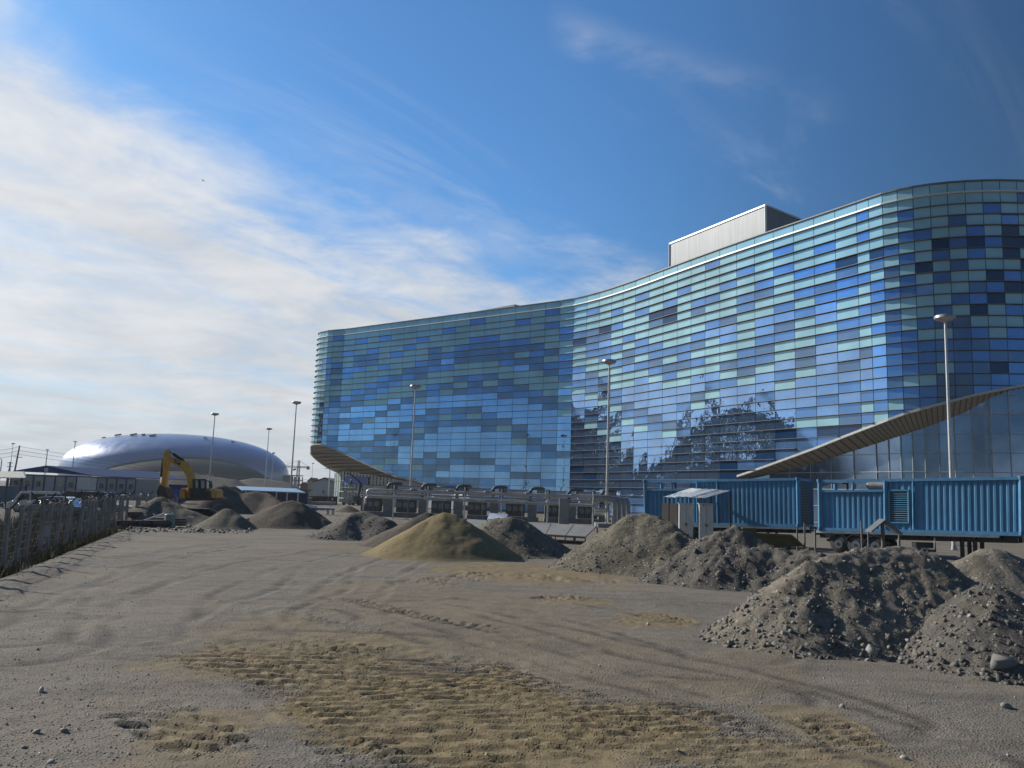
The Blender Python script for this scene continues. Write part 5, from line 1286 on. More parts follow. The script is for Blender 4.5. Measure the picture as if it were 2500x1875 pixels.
def trailer(S, n, C_, label, wheels, legs, s0, s1):
    t = thing('flatbed_trailer', label, 'trailer', C_, 0, 'flatbed trailers under the containers')
    def D(s, z, w): p = S(s, 0, w); return np.array([p[0], p[1], z])
    zb_ = lambda s: S(s, 0, 0)[2]-.10
    m = MB(C_); m.beam(D(s0, zb_(s0)-.04, .05), D(s1, zb_(s1)-.04, .05), .10, .16); m.beam(D(s0, zb_(s0)-.04, 2.45), D(s1, zb_(s1)-.04, 2.45), .10, .16); m.build('side_rail', mat('trailer_rail', (.60, .61, .60), .4, .4), t)
    m = MB(C_)
    for w in (.75, 1.75): m.beam(D(s0, zb_(s0)-.25, w), D(s1+(1-s1)*.7, zb_(s1)-.2, w), .18, .34)
    for k in range(9): s = s0+(s1-s0)*k/8; m.beam(D(s, zb_(s)-.18, .1), D(s, zb_(s)-.18, 2.4), .10, .12)
    m.build('chassis', DARK, t)
    u_ = D(1, 0, 0)-D(0, 0, 0); u_ = u_/np.linalg.norm(u_)
    for s in wheels:
        for w in (.18, 2.30):
            R_ = .50; c = D(s, R_, w); wh = MB(C_).tube([c-n*.16, c-n*.13, c+n*.13, c+n*.16], [R_-.05, R_, R_, R_-.05], 26).build('wheel', RUBBER, t, smooth=True)
            h = MB(C_).tube([c-n*.175, c-n*.10], [.25, .17], 18).build('rim', mat('wheel_rim', (.17, .18, .19), .5, .5), wh); MB(C_).tube([c-n*.19, c-n*.12], [.09, .10], 10).build('hub', DARK, wh)
        if True:
            m = MB(C_); arc = [D(s, .50, -.02)+(u_*math.cos(a)+np.array([0, 0, 1])*math.sin(a))*.60 for a in np.linspace(math.pi*.06, math.pi*.94, 12)]
            for p, q_ in zip(arc[:-1], arc[1:]): m.beam(p+n*.15, q_+n*.15, .36, .03)
            m.build('mudguard', mat('mudguard', (.06, .065, .07), .6), t)
    for s in legs:
        for w in (.5, 2.0): m = MB(C_); m.beam(D(s, zb_(s)-.2, w), D(s, .06, w), .16); m.box(D(s, .04, w), (.4, .4, .08)); m.build('landing_leg', DARK, t)
    m = MB(C_); m.box(D((s0+s1)*.62, .62, .35), (1.1, .5, .5)); m.build('tool_box', DARK, t)
    m = MB(C_); m.beam(D(.42, .55, .02), D(.60, .55, .02), .08); m.beam(D(.42, .55, .02), D(.42, zb_(.42)-.2, .1), .06); m.beam(D(.60, .55, .02), D(.60, zb_(.6)-.2, .1), .06); m.build('side_guard', GREYSTEEL, t)
    return t
trailer(S2, n2_, C2_, 'flatbed trailer with three wheels in view under the right container', (.10, .195, .30), (.72, .78), -.03, .9)
trailer(S1, n1_, C1_, 'flatbed trailer under the left container behind the dark heap', (.10, .20, .30), (.80,), -.02, 1.06)
# tin lean-to with two cabinets
t = thing('lean_to_shelter', 'lean-to shelter with a patched tin roof on thin posts before the left container', 'shelter', (0, 0, 0))
a, b, c, d_ = P(1618, 1213.4, 53.2), P(1720, 1217, 50.8), P(1783.5, 1198.5, 52.9), P(1684, 1193.6, 56.0)
C_ = np.array([a[0], a[1], 0]); t.location = tuple(C_)
L_ = lambda p, q_, k: p+(q_-p)*k
def sheetm(s0, s1, t0, t1, lift, mm, nm):
    m = MB(C_); nper = max(3, int((s1-s0)*14)); pts = []
    for k in range(nper+1):
        s = s0+(s1-s0)*k/nper; lf = lift+(.03 if k % 2 else 0)
        for tt in (t0, t1): p = L_(L_(a, b, s), L_(d_, c, s), tt); pts.append(p+np.array([0, 0, lf]))
    m.add(pts, [[2*k, 2*k+2, 2*k+3, 2*k+1] for k in range(nper)]); o = m.build(nm, mm, t); md = o.modifiers.new('s', 'SOLIDIFY'); md.thickness = .015
sheetm(0, .36, 0, .55, .0, ROOFM, 'roof_sheet'); sheetm(.0, .42, .5, 1., .03, WHITE, 'roof_sheet'); sheetm(.34, .72, 0, 1, .05, ROOFM, 'roof_sheet'); sheetm(.68, 1, 0, 1, .02, GREYSTEEL, 'roof_sheet')
for p in (a+np.array([.4, 0, 0]), L_(b, c, .25), c, d_, L_(b, a, .02)):
    MB(C_).beam((p[0], p[1], 0), p+np.array([0, 0, .02]), .07).build('post', DARK, t)
q0, q1 = L_(a, b, .08), L_(a, b, .45)
MB(C_).prism([(q0[0], q0[1]+1.2, 1.15), (q1[0], q1[1]+1.2, 1.15), (q1[0], q1[1]+1.2, 2.55), (q0[0], q0[1]+1.2, 2.55)], (0, .06, 0)).build('shade_sheet', mat('interior_shade', (.05, .042, .036), .8), t)  # dark sheet standing in for the dim interior under the roof
m = MB(C_); m.beam((q0[0], q0[1]+.1, .95), (L_(a, b, .5)[0], L_(a, b, .5)[1]+.1, .95), .05); m.build('rail', DARK, t)
DC = mat('cabinet_white', (.50, .50, .48), .5, var=.05, dirt=(.35, .33, .3), dirtamt=.3)
def cabinet(px0, px1, ytop, d, label, rz, open_=False):
    q = P((px0+px1)/2, ytop, d); w = (px1-px0)*d/FPX; t = thing('electrical_cabinet', label, 'cabinet', (q[0], q[1], 0), rz, 'pale electrical cabinets under the lean-to'); h = q[2]
    MB().box((0, .3, h/2), (w, .6, h)).build('body', DC, t, bevel=.015)
    for s in (-1, 1): dd = MB().box((s*w/4, -.02, h*.52), (w/2-.03, .03, h*.88)).build('door', mat('cabinet_leaf', (.52, .52, .50), .45), t); MB().box((s*.05, -.06, h*.5), (.03, .05, .16)).build('handle', DARK, dd)
    MB().box((0, .3, h+.03), (w+.1, .7, .05)).build('cap', DC, t)
cabinet(1659, 1692, 1230, 51.5, 'left pale electrical cabinet under the tin lean-to', -.12)
cabinet(1708, 1741, 1231, 50.8, 'right pale electrical cabinet under the tin lean-to', -.10)
# yellow steel skip, stakes, grey A-shaped stand
t = thing('steel_trough', 'olive-yellow steel trough with a sloping end behind the dark heap', 'trough', (0, 0, 0)); dq = 34.
pp = [P(x, y, dq) for x, y in ((1812, 1335), (1812, 1290), (1846, 1291), (1848, 1303), (1932, 1307), (1962, 1334))]; C_ = np.array([pp[0][0], pp[0][1], 0]); t.location = tuple(C_)
MB(C_).prism(pp, (.3, 1.4, 0)).build('hull', mat('olive_steel', (.095, .080, .025), .7, var=.2, dirt=(.06, .05, .035)), t, bevel=.03); m = MB(C_); m.beam(pp[2], pp[1], .06); m.beam(pp[3], pp[4], .07); m.beam(pp[4], pp[5], .07); m.build('rim', mat('olive_rim', (.13, .11, .04), .6), t)
m = MB(C_)
for x in (1812, 1850, 1890, 1925): m.beam((*P(x, 1336, dq+.2)[:2], 0), P(x, 1330, dq+.2), .12)
m.build('feet', DARK, t)
for px, y0, y1, dd, lb in ((1964, 1276, 1338, 34, 'thin timber stake right of the yellow trough'), (1990, 1292, 1342, 33, 'short timber stake left of the trailer wheels'), (1946, 1290, 1330, 36, 'thin stake at the sloping end of the trough'), (2103, 1272, 1340, 31, 'timber stake in front of the middle trailer wheel')):
    a = P(px, y0, dd); z = surf(a[0], a[1]); m = MB((a[0], a[1], z-.2)); m.beam((a[0], a[1], z-.2), a, .055); o = m.build('timber_stake', WOODP); o.location = (a[0], a[1], z-.2); tag(o, lb, 'stake', 'timber stakes behind the rubble')
t = thing('trestle', 'grey A-shaped trestle in front of the trailer wheels', 'trestle', (0, 0, 0)); dd = 27.
a, b, c = P(2128, 1300, dd), P(2163, 1271, dd), P(2204, 1306, dd); C_ = np.array([b[0], b[1], 0]); t.location = tuple(C_)
m = MB(C_); m.prism([a, b, b+np.array([.0, .5, 0]), a+np.array([0, .5, 0])], (0, 0, .05)); m.build('left_board', mat('trestle_grey', (.12, .125, .13), .6), t); m = MB(C_); m.prism([b, c, c+np.array([0, .5, 0]), b+np.array([0, .5, 0])], (0, 0, .05)); m.build('right_board', mat('trestle_blue', (.10, .16, .22), .6), t)
MB(C_).beam((b[0], b[1]+.25, surf(b[0], b[1]+.25)-.1), (b[0], b[1]+.25, b[2]), .09).build('post', WOODP, t)
for p in (a, c): MB(C_).beam((p[0], p[1]+.25, surf(p[0], p[1])-.1), (p[0], p[1]+.25, p[2]), .05).build('leg', WOODP, t)
# ================================================================== excavator (side on, digging to the left)
dE = 61.
def ex(u, v, off=0.): return P(390+u*.12056, 1080+v*.12056, dE+off)
base = P(470, 1240, dE); EC = np.array([base[0], dE, 0]); t = thing('excavator', 'yellow tracked excavator with raised arm dipping its bucket', 'excavator', tuple(EC))
def slab(pts, th, off=0., c=EC): return MB(c).prism([ex(u, v, off) for u, v in pts], (0, th, 0))
slab([(185, 300), (285, 300), (430, 370), (540, 380), (620, 510), (660, 640), (690, 1140), (590, 1140), (560, 820), (520, 660), (450, 550), (330, 470), (195, 400)], .55).build('boom', YEL, t, bevel=.03)
slab([(118, 135), (180, 135), (190, 300), (178, 470), (150, 640), (108, 920), (30, 920), (35, 830), (60, 560), (50, 400), (75, 230)], .38, .1).build('stick', YEL, t, bevel=.03)
o = slab([(300, 345), (425, 400), (410, 470), (300, 410)], .02, -.02).build('boom_badge', DARK, t)
sb = slab([(318, 378), (400, 408), (396, 424), (316, 394)], .012, -.035).build('badge_mark', mat('badge_pale', (.45, .45, .43), .5), o)
MB(EC).tube([ex(180, 180, .28), ex(285, 240, .28)], .05, 8).build('ram_rod', CHROME, t); MB(EC).tube([ex(275, 235, .28), ex(490, 380, .28)], .11, 10).build('stick_cylinder', DARK, t, smooth=True)
MB(EC).tube([ex(62, 350, .28), ex(25, 700, .28)], .09, 10).build('bucket_cylinder', DARK, t, smooth=True); MB(EC).tube([ex(25, 700, .28), ex(12, 830, .28)], .055, 8).build('ram_rod', CHROME, t)
MB(EC).tube([ex(640, 560, .7), ex(625, 1000, .7)], .10, 10).build('boom_cylinder', RUST, t, smooth=True)
MB(EC).beam(ex(10, 830, .25), ex(60, 900, .25), .14).build('bucket_link', YEL, t)
slab([(-10, 860), (110, 930), (130, 990), (170, 1080), (110, 1150), (-40, 1120), (-70, 1010), (-40, 930)], 1.3, -.3).build('bucket', mat('bucket_steel', (.08, .06, .05), .6, .4, var=.3), t, bevel=.04)
# house
slab([(385, 1080), (395, 990), (430, 935), (500, 925), (515, 1140), (400, 1145)], 1.0, -.35).build('front_housing', YEL, t, bevel=.05)
slab([(520, 1130), (1130, 1130), (1130, 1175), (520, 1185)], 1.5, -.6).build('deck', mat('deck_steel', (.10, .07, .045), .7), t)
slab([(1040, 945), (1120, 945), (1150, 990), (1145, 1120), (1060, 1150), (1035, 1100)], 1.5, -.55).build('counterweight', YEL, t, bevel=.06)
slab([(930, 990), (1040, 990), (1035, 1130), (930, 1130)], 1.4, -.5).build('engine_cover', mat('engine_grey', (.10, .10, .095), .6), t)
slab([(600, 930), (930, 930), (930, 1130), (600, 1130)], 1.0, -.62).build('cab_lower', mat('cab_dark', (.045, .042, .038), .5), t)
cb_ = MB(EC)
for off in (-.62, .38):
    for (p, q_) in (((680, 760), (690, 935)), ((800, 750), (800, 935)), ((930, 760), (930, 935)), ((680, 760), (930, 755))): cb_.beam(ex(*p, off), ex(*q_, off), .12, .10)
cb_.beam(ex(930, 760, -.62), ex(930, 760, .38), .1); cb_.beam(ex(685, 765, -.62), ex(685, 765, .38), .1)
cb_.build('cab_frame', MATS['cab_dark'], t)
slab([(690, 770), (925, 770), (925, 930), (695, 930)], .02, -.55).build('cab_window', mat('cab_glass', (.16, .24, .25), .08, .4, spec=.8), t)
slab([(670, 765), (720, 742), (900, 742), (950, 768), (940, 780), (680, 780)], 1.1, -.66).build('cab_roof', mat('cab_roof', (.30, .30, .29), .5), t)
MB(EC).tube([ex(960, 780, 1.0), ex(1040, 790, 1.0), ex(1055, 850, 1.0), ex(1055, 940, 1.0)], .05, 8).build('guard_rail', DARK, t)
slab([(990, 800), (1045, 805), (1045, 930), (990, 930)], .03, .9).build('rear_guard_screen', MATS['cab_glass'], t)
TRK = mat('track_steel', (.07, .055, .045), .8, .2, var=.3, dirt=(.14, .11, .08))
for nm, off in (('track', -.95), ('track', 1.35)):
    l, r = ex(455, 1300, off), ex(1000, 1300, off); zc = .46; R_ = .44; pts = []
    for a in np.linspace(math.pi/2, 3*math.pi/2, 9): pts.append((l[0]+R_*math.cos(a), l[1], zc+R_*math.sin(a)))
    for a in np.linspace(-math.pi/2, math.pi/2, 9): pts.append((r[0]+R_*math.cos(a), l[1], zc+R_*math.sin(a)))
    tr = MB(EC).prism(pts, (0, .55, 0)).build('track', TRK, t)
    m = MB(EC); 
    for k in range(26): x = l[0]+(r[0]-l[0])*k/25; m.box((x, l[1]+.27, zc+R_+.015), (.10, .58, .05)); m.box((x, l[1]+.27, zc-R_-.0), (.10, .58, .05))
    m.build('track_shoes', TRK, tr)
    m = MB(EC)
    for k in range(6): x = l[0]+(r[0]-l[0])*(k+.5)/6; m.tube([(x, l[1]-.05, zc-.18), (x, l[1]+.02, zc-.18)], .15, 12)
    m.build('track_rollers', DARK, tr)
MB(EC).box(((ex(730, 1300)[0]), dE+.4, .75), (1.5, 1.4, .5)).build('turntable', DARK, t)
MB(EC).box((ex(560, 1240)[0], dE-.7, ex(560, 1242)[2]), (1.9, .5, .06)).build('step_plate', GREYSTEEL, t)
# rubbish and pipes in front of the excavator
PR = mat('brown_pipe', (.12, .085, .08), .75, var=.15)
for (x0, y0, x1, y1, r, lb) in ((288, 1286, 352, 1262, .20, 'longest brown pipe lying at the left end of the pipe pile'), (312, 1273, 348, 1258, .21, 'brown pipe lying on top of the pipe pile'), (334, 1285, 372, 1272, .20, 'brown pipe in the middle of the pipe pile'), (370, 1284, 392, 1276, .21, 'short brown pipe at the right end of the pipe pile')):
    a = G(x0, min(y0, 1283)+4); b = G(x1, y1+18); up = .22 if 'top' not in lb else .55
    d = b-a; L = 2.8 if 'longest' in lb else 2.2 if 'short' not in lb else 1.3; d = d/np.linalg.norm(d); d = np.array([.50, .866, 0]); a[2] = up; b = a+d*L
    o = MB(a).tube([a, b], r, 16, cap=False).build('sewer_pipe', PR, smooth=True); o.location = tuple(a); md = o.modifiers.new('s', 'SOLIDIFY'); md.thickness = .03; tag(o, lb, 'pipe', 'brown pipes lying in front of the excavator')
def bits(px, py, label, name, cat, fn, rz=0.):
    q = G(px, py); t_ = thing(name, label, cat, (q[0], q[1], 0), rz); fn(t_); return t_
bits(413, 1286, 'pale green barrel standing among rubbish before the excavator', 'barrel', 'barrel', lambda t_: (MB().lathe((0, 0, 0), [(.30, 0), (.33, .15), (.33, .35), (.30, .55), (.33, .75), (.29, .8)], 16).build('drum', mat('drum_green', (.20, .30, .27), .6), t_, smooth=True), MB().lathe((.1, 0, .8), [(.05, 0), (.05, .12)], 8).build('bung', WHITE, t_)))
bits(411, 1270, 'pale blue-grey board standing upright behind the rubbish', 'board', 'board', lambda t_: (MB().box((0, 0, .35), (.75, .05, .6), np.array(Matrix.Rotation(-.3, 3, 'X'))).build('sheet', mat('bluegrey_board', (.24, .27, .30), .6), t_), MB().beam((0, .35, 0), (0, .1, .6), .05).build('prop', WOOD, t_)), .1)
bits(398, 1284, 'low stack of tan boards left of the pale green barrel', 'board_stack', 'stack', lambda t_: [MB().box((0, 0, .06+.11*k), (1.1-.05*(k % 2), .7, .09)).build('board', mat('tan_board', (.24, .20, .16), .8), t_) for k in range(5)], .15)
bits(425, 1285, 'brown timber bundle right of the pale green barrel', 'timber_bundle', 'timber bundle', lambda t_: [MB().beam((-.6, .12*k-.2, .1+.16*(k % 3)), (.7, .12*k-.15, .12+.16*(k % 3)), .13).build('baulk', mat('old_timber', (.13, .10, .08), .85), t_) for k in range(5)], .1)
for k, (x0, y0, x1, y1, lb) in enumerate(((352, 1270, 402, 1253, 'long white plastic pipe slanting over the pipe pile'), (374, 1254, 382, 1262, 'short hooked white pipe on the pile'), (384, 1271, 400, 1270, 'short white pipe lying flat left of the board stack'), (458, 1261, 472, 1263, 'white plank lying right of the green barrel'))):
    a, b = P(x0, y0, 54), P(x1, y1, 54.6); a[2] = max(a[2], .08); b[2] = max(b[2], .08); o = MB(a).tube([a, b], .045, 8).build('white_pipe', WHITE); o.location = tuple(a); tag(o, lb, 'pipe', 'white pipes among the rubbish')
N = 900; px_ = RNG.uniform(260, 620, N); py_ = RNG.uniform(1276, 1302, N); pos = np.array([G(a, b) for a, b in zip(px_, py_)]); sz = np.exp(RNG.normal(math.log(.045), .5, N)); pos[:, 2] = ground_h(pos[:, 0], pos[:, 1])+sz*.3
tag(stones('rubble_scatter', pos, sz, stm), kind='stuff')
# blue cabin and red-white board behind the excavator
t = thing('site_box', 'small navy blue site box behind the excavator boom', 'site box', P(434, 1200, 95)*np.array([1, 1, 0])); q = P(434, 1185, 95); MB().box((0, 0, q[2]/2), (1.5, 1.5, q[2])).build('body', mat('box_navy', (.03, .04, .15), .6), t); MB().box((0, 0, q[2]+.04), (1.65, 1.65, .08)).build('roof', DARK, t); MB().box((.1, -.77, q[2]*.45), (.6, .03, q[2]*.8)).build('door', MATS['deep_blue'], t)
q = P(414, 1197, 90); t = thing('striped_board', 'slanting red and white board left of the navy site box', 'board', (q[0], q[1], 0)); MB().prism([(-.5, 0, q[2]-.5), (.3, 0, q[2]-.5), (.4, 0, q[2]), (-.4, 0, q[2]+.1)], (0, .05, 0)).build('panel', mat('faded_red', (.35, .12, .12), .6), t); MB().beam((0, .08, 0), (0, .08, q[2]), .08).build('post', WHITE, t)
# ================================================================== fence along the left
t = thing('concrete_fence', 'wire mesh fence with leaning concrete posts and barbed wire along the left of the yard', 'fence', (*FEN0, 0)); C_ = np.array([*FEN0, 0])
FP = mat('fence_concrete', (.30, .285, .26), .9, var=.25, vscale=2); FW = mat('fence_wire', (.26, .25, .24), .7, .3)
tops = []; Lf = 43.; kk = 0; s_ = -9.0
while s_ < Lf:
    cvx = max(0, s_-22)**2*.006
    p = FEN0+FU*s_+FN*(cvx+random.gauss(0, .05)); z0_ = ground_z(p[0], p[1])-.25; lean = np.array([random.gauss(.0, .07), random.gauss(0, .05), 0]); tp = np.array([p[0], p[1], 1.75+random.gauss(0, .05)])+lean
    o = MB(C_).beam((p[0], p[1], z0_), tp, .13, .11).build('post', FP, t); tops.append((np.array([p[0], p[1], z0_+.3]), tp))
    if kk % 3 == 1: MB(C_).beam(tp-np.array([0, 0, .1]), tp+np.array([*(-FN*.45), .42]), .045).build('barb_arm', DARK, t); MB(C_).beam(tp-np.array([0, 0, .1]), tp+np.array([*(FN*.4), .42]), .045).build('barb_arm', DARK, t)
    s_ += 1.72; kk += 1
m = MB(C_)
for (b0_, t0_), (b1_, t1_) in zip(tops[:-1], tops[1:]):
    for k in range(9):
        u_ = k/8; m.tube([b0_+(t0_-b0_)*u_, b1_+(t1_-b1_)*u_], .006, 3, cap=False)
    nv = 14
    for k in range(nv): u_ = k/nv; a = b0_+(b1_-b0_)*u_; b = t0_+(t1_-t0_)*((k+.5)/nv); m.tube([a, b], .005, 3, cap=False)
m.build('wire_mesh', FW, t)
m = MB(C_); rg = random.Random(3)
pl_ = [tp for _, tp in tops]; pts = []
for a, b in zip(pl_[:-1], pl_[1:]):
    n_ = 20
    for k in range(n_):
        u_ = k/n_; th = k/n_*2*math.pi*2; r_ = .10+rg.uniform(-.05, .05); pts.append(a+(b-a)*u_+np.array([FN[0]*r_*math.cos(th), FN[1]*r_*math.cos(th), .10+r_*math.sin(th)-.06*math.sin(math.pi*u_)]))
m.tube(pts, .007, 3, cap=False); m.build('razor_coil', mat('razor_wire', (.30, .30, .29), .5, .6), t)
q = tops[7][0]*.5+tops[8][0]*.5; MB(C_).box(q+np.array([0, -.05, .95]), (.32, .02, .42)).build('notice_plate', mat('plate_grey', (.34, .36, .38), .5), t)
# dry grass and scrub at the fence foot
def blades(name, n, s0, s1, w0, w1, hmin, hmax, cols, seed, bw=.012):
    r = np.random.default_rng(seed); s = r.uniform(s0, s1, n); w = r.uniform(w0, w1, n); cl = fbm(s*.9, w*1.3+5, 3, seed); k = r.random(n) < sstep(cl, .38, .6); s, w, cl = s[k], w[k], cl[k]; n = len(s)
    x = FEN0[0]+FU[0]*s+FN[0]*w; y = FEN0[1]+FU[1]*s+FN[1]*w; z = ground_h(x, y); h = r.uniform(hmin, hmax, n)*(.5+cl); a = r.uniform(0, 2*np.pi, n); ln = r.uniform(.1, .5, n)*h; a2 = r.uniform(0, 2*np.pi, n)
    b = np.stack([x, y, z-.02], -1); dx = np.stack([np.cos(a), np.sin(a), 0*a], -1)*bw; tip = b+np.stack([np.cos(a2)*ln, np.sin(a2)*ln, h], -1); mid = b+np.stack([np.cos(a2)*ln*.3, np.sin(a2)*ln*.3, h*.55], -1)
    V = np.stack([b-dx, b+dx, mid+dx*.7, mid-dx*.7, tip], 1).reshape(-1, 3); i = np.arange(n)*5; F_ = np.concatenate([np.stack([i, i+1, i+2], -1), np.stack([i, i+2, i+3], -1), np.stack([i+3, i+2, i+4], -1)])
    o = mesh_np(name, V, F_, cols); set_attr(o, 'tone', np.repeat(r.random(n), 5)); return tag(o, kind='stuff')
gmx = bpy.data.materials.new('dry_grass'); gmx.use_nodes = True; g = NG(gmx.node_tree); b = gmx.node_tree.nodes['Principled BSDF']; at = g.node('ShaderNodeAttribute'); at.attribute_name = 'tone'
cr = g.node('ShaderNodeValToRGB'); g.l.new(at.outputs['Fac'], cr.inputs[0]); e = cr.color_ramp.elements; e.new(.35); e.new(.7)
for k, (p_, q_) in enumerate([(0, (.045, .055, .02)), (.35, (.09, .09, .035)), (.7, (.16, .13, .06)), (1, (.12, .06, .035))]): e[k].position = p_; e[k].color = (*q_, 1)
g.l.new(cr.outputs[0], b.inputs['Base Color']); b.inputs['Roughness'].default_value = .8
blades('grass', 16000, -8, 38, -.8, .9, .15, .45, gmx, 5)
blades('scrub', 14000, -9, 42, -6.5, -.3, .25, .9, gmx, 8, .016)
blades('grass', 2500, 34, 44, .5, 3.2, .1, .35, gmx, 11)
blades('grass', 1200, 30, 60, 7, 26, .05, .22, gmx, 12)
# ================================================================== left background: cabins, pavilion, cars
CABW = mat('cabin_white', (.42, .45, .46), .6, var=.06); CABF = mat('cabin_frame', (.06, .10, .16), .5)
t = thing('site_cabins', 'long row of white site cabins with blue frames under a navy gabled roof', 'site cabins', (0, 0, 0)); a, b = P(28, 1155, 128), P(288, 1170, 138); C_ = np.array([a[0], a[1], 0]); t.location = tuple(C_)
za, zb2 = a[2], b[2]; z1 = (za+zb2)/2; b = P(332, 1170, 141)
MB(C_).prism([(a[0], a[1], 0), (b[0], b[1], 0), (b[0], b[1], z1), (a[0], a[1], z1)], (2, 8, 0)).build('wall', CABW, t)
u_ = np.array([b[0]-a[0], b[1]-a[1], 0]); L = np.linalg.norm(u_); u_ /= L; nn = np.array([u_[1], -u_[0], 0])
for k in range(13):
    p = np.array([a[0], a[1], 0])+u_*L*k/12+nn*.06; MB(C_).beam(p, p+np.array([0, 0, z1]), .16).build('frame_post', CABF, t)
    if k < 12 and k not in (3, 6):
        c_ = p+u_*L/24+nn*.0; w_ = MB(C_).box(c_+np.array([0, 0, z1*.62]), (.75, .06, 1.0), np.array([u_, [-u_[1], u_[0], 0], [0, 0, 1]]).T).build('window', DWHITE, t); MB(C_).box(c_+nn*.05+np.array([0, 0, z1*.62]), (.6, .04, .85), np.array([u_, [-u_[1], u_[0], 0], [0, 0, 1]]).T).build('pane', GLASSD, w_)
MB(C_).beam(np.array([a[0], a[1], z1])+nn*.08, np.array([b[0], b[1], z1])+nn*.08, .2, .22).build('top_rail', CABF, t); MB(C_).beam(np.array([a[0], a[1], z1*.28])+nn*.08, np.array([b[0], b[1], z1*.28])+nn*.08, .2, .16).build('lower_rail', CABF, t)
r0, r1, r2 = P(38, 1149.5, 127), P(113, 1138, 131), P(215, 1160, 136)
MB(C_).prism([r0, r2, r1], nn*-.3).build('gable', NAVYR, t)
bk = np.array([6., 26., 0]); MB(C_).prism([r1, r2+np.array([.4, 0, -.1]), r2+bk+np.array([.4, 0, -.1]), r1+bk], (0, 0, .1)).build('roof', NAVYR, t); MB(C_).prism([r0+np.array([-.4, 0, -.1]), r1, r1+bk, r0+bk], (0, 0, .1)).build('roof', NAVYR, t)
MB(C_).box(P(113, 1147, 129.5), (.45, .3, .6)).build('vent_hatch', DWHITE, t); q0, q1 = P(190, 1165, 128), P(218, 1196, 128); MB(C_).prism([(q0[0], q0[1], q1[2]), (q1[0], q0[1], q1[2]), (q1[0], q0[1], q0[2]), (q0[0], q0[1], q0[2])], (0, 2, 0)).build('porch_box', mat('porch_white', (.55, .60, .62), .5), t)
t = thing('pavilion', 'small open pavilion with a pale sloping roof at the left edge', 'pavilion', (0, 0, 0)); a, b, c, d_ = P(-60, 1164, 78), P(63, 1166.5, 78), P(57, 1151, 82), P(-60, 1150, 82); C_ = np.array([b[0], b[1], 0]); t.location = tuple(C_)
MB(C_).prism([a, b, c, d_], (0, 0, -.08)).build('roof', mat('pavilion_roof', (.42, .42, .37), .7), t); MB(C_).beam(b+np.array([.02, 0, 0]), c+np.array([.02, 0, 0]), .10).build('verge_board', mat('verge_green', (.03, .12, .07), .5), t)
for x in (-40, 19, 53): p = P(x, 1165, 78.3); MB(C_).beam((p[0], p[1], 0), p, .14).build('post', WOODP, t)
m = MB(C_); p, q_ = P(22, 1170, 78.3), P(52, 1184, 78.3); m.beam(p, q_, .05); m.beam((p[0], p[1], q_[2]), (q_[0], q_[1], p[2]), .05); m.build('brace', WOODP, t)
def car(px, py, d, L, Hh, label, body, rz, name='parked_car', van=False):
    q = P(px, py, d); t = thing(name, label, 'van' if van else 'car', (q[0], d, ground_z(q[0], d)), rz, 'vehicles parked beyond the fence'); W_ = 1.75; gc = .28
    def pr(pts, w, nm, m, par=t, y=None, bev=.04): return MB().prism([(x*L, -w/2 if y is None else y, z*Hh) for x, z in pts], (0, w if y is None else .03, 0)).build(nm, m, par, bevel=bev)
    if van: prof = [(-.5, .16), (.49, .16), (.5, .42), (.40, .52), (.30, .93), (.24, 1), (-.47, 1), (-.5, .9)]; gl = [[(-.46, .60), (-.16, .60), (-.16, .88), (-.44, .88)], [(-.13, .60), (.10, .60), (.10, .88), (-.13, .88)], [(.13, .58), (.34, .56), (.26, .88), (.13, .88)]]
    else: prof = [(-.5, .18), (.5, .18), (.5, .45), (.46, .52), (.22, .58), (.10, .96), (.04, 1.0), (-.24, 1.0), (-.36, .92), (-.47, .60), (-.5, .5)]; gl = [[(-.43, .62), (-.18, .62), (-.18, .92), (-.34, .90)], [(-.15, .62), (.04, .62), (.03, .92), (-.15, .92)], [(.07, .62), (.18, .62), (.09, .90), (.07, .90)]]
    pr(prof, W_, 'body', body)
    for s in (-W_/2-.03, W_/2): 
        for w_ in gl: pr(w_, .03, 'window', GLASSD, t, s, 0)
    MB().prism([(gl[-1][1][0]*L+.05, -W_*.42, gl[-1][1][1]*Hh), (gl[-1][1][0]*L+.05, W_*.42, gl[-1][1][1]*Hh), (gl[-1][2][0]*L+.07, W_*.38, gl[-1][2][1]*Hh), (gl[-1][2][0]*L+.07, -W_*.38, gl[-1][2][1]*Hh)], (.03, 0, .02)).build('windscreen', GLASSD, t)
    for x in (-.31, .31):
        for s in (-1, 1): wh = MB().tube([(x*L, s*(W_/2-.10)-.1, .32), (x*L, s*(W_/2-.10)+.1, .32)], .32, 18).build('wheel', RUBBER, t, smooth=True); MB().tube([(x*L, s*(W_/2+.015)-.01, .32), (x*L, s*(W_/2+.015)+.01, .32)], .19, 14).build('rim', GREYSTEEL, wh)
    for s in (-1, 1): MB().box((.495*L, s*.6, .40*Hh), (.08, .28, .14)).build('headlight', mat('lamp_glass', (.7, .72, .75), .1, .2), t); MB().box((-.495*L, s*.65, .45*Hh), (.06, .18, .18)).build('tail_light', mat('tail_red', (.35, .02, .02), .3), t)
    return t
CW = mat('car_silver', (.45, .47, .50), .25, .5, coat=.6, var=.03); CB = mat('car_bluegrey', (.16, .20, .26), .25, .5, coat=.6, var=.03); CD_ = mat('car_dark', (.03, .035, .04), .25, .3, coat=.6, var=.03)
car(100, 1225, 70, 4.7, 1.75, 'silver estate car parked nearest the pavilion beyond the fence', CW, math.pi+.15, van=True)
car(158, 1240, 60, 4.4, 1.55, 'blue-grey hatchback parked in front of the silver estate beyond the fence', CB, .1)
car(206, 1235, 66, 4.3, 1.9, 'dark off-road vehicle parked right of the hatchback', CD_, math.pi-.1, van=True)
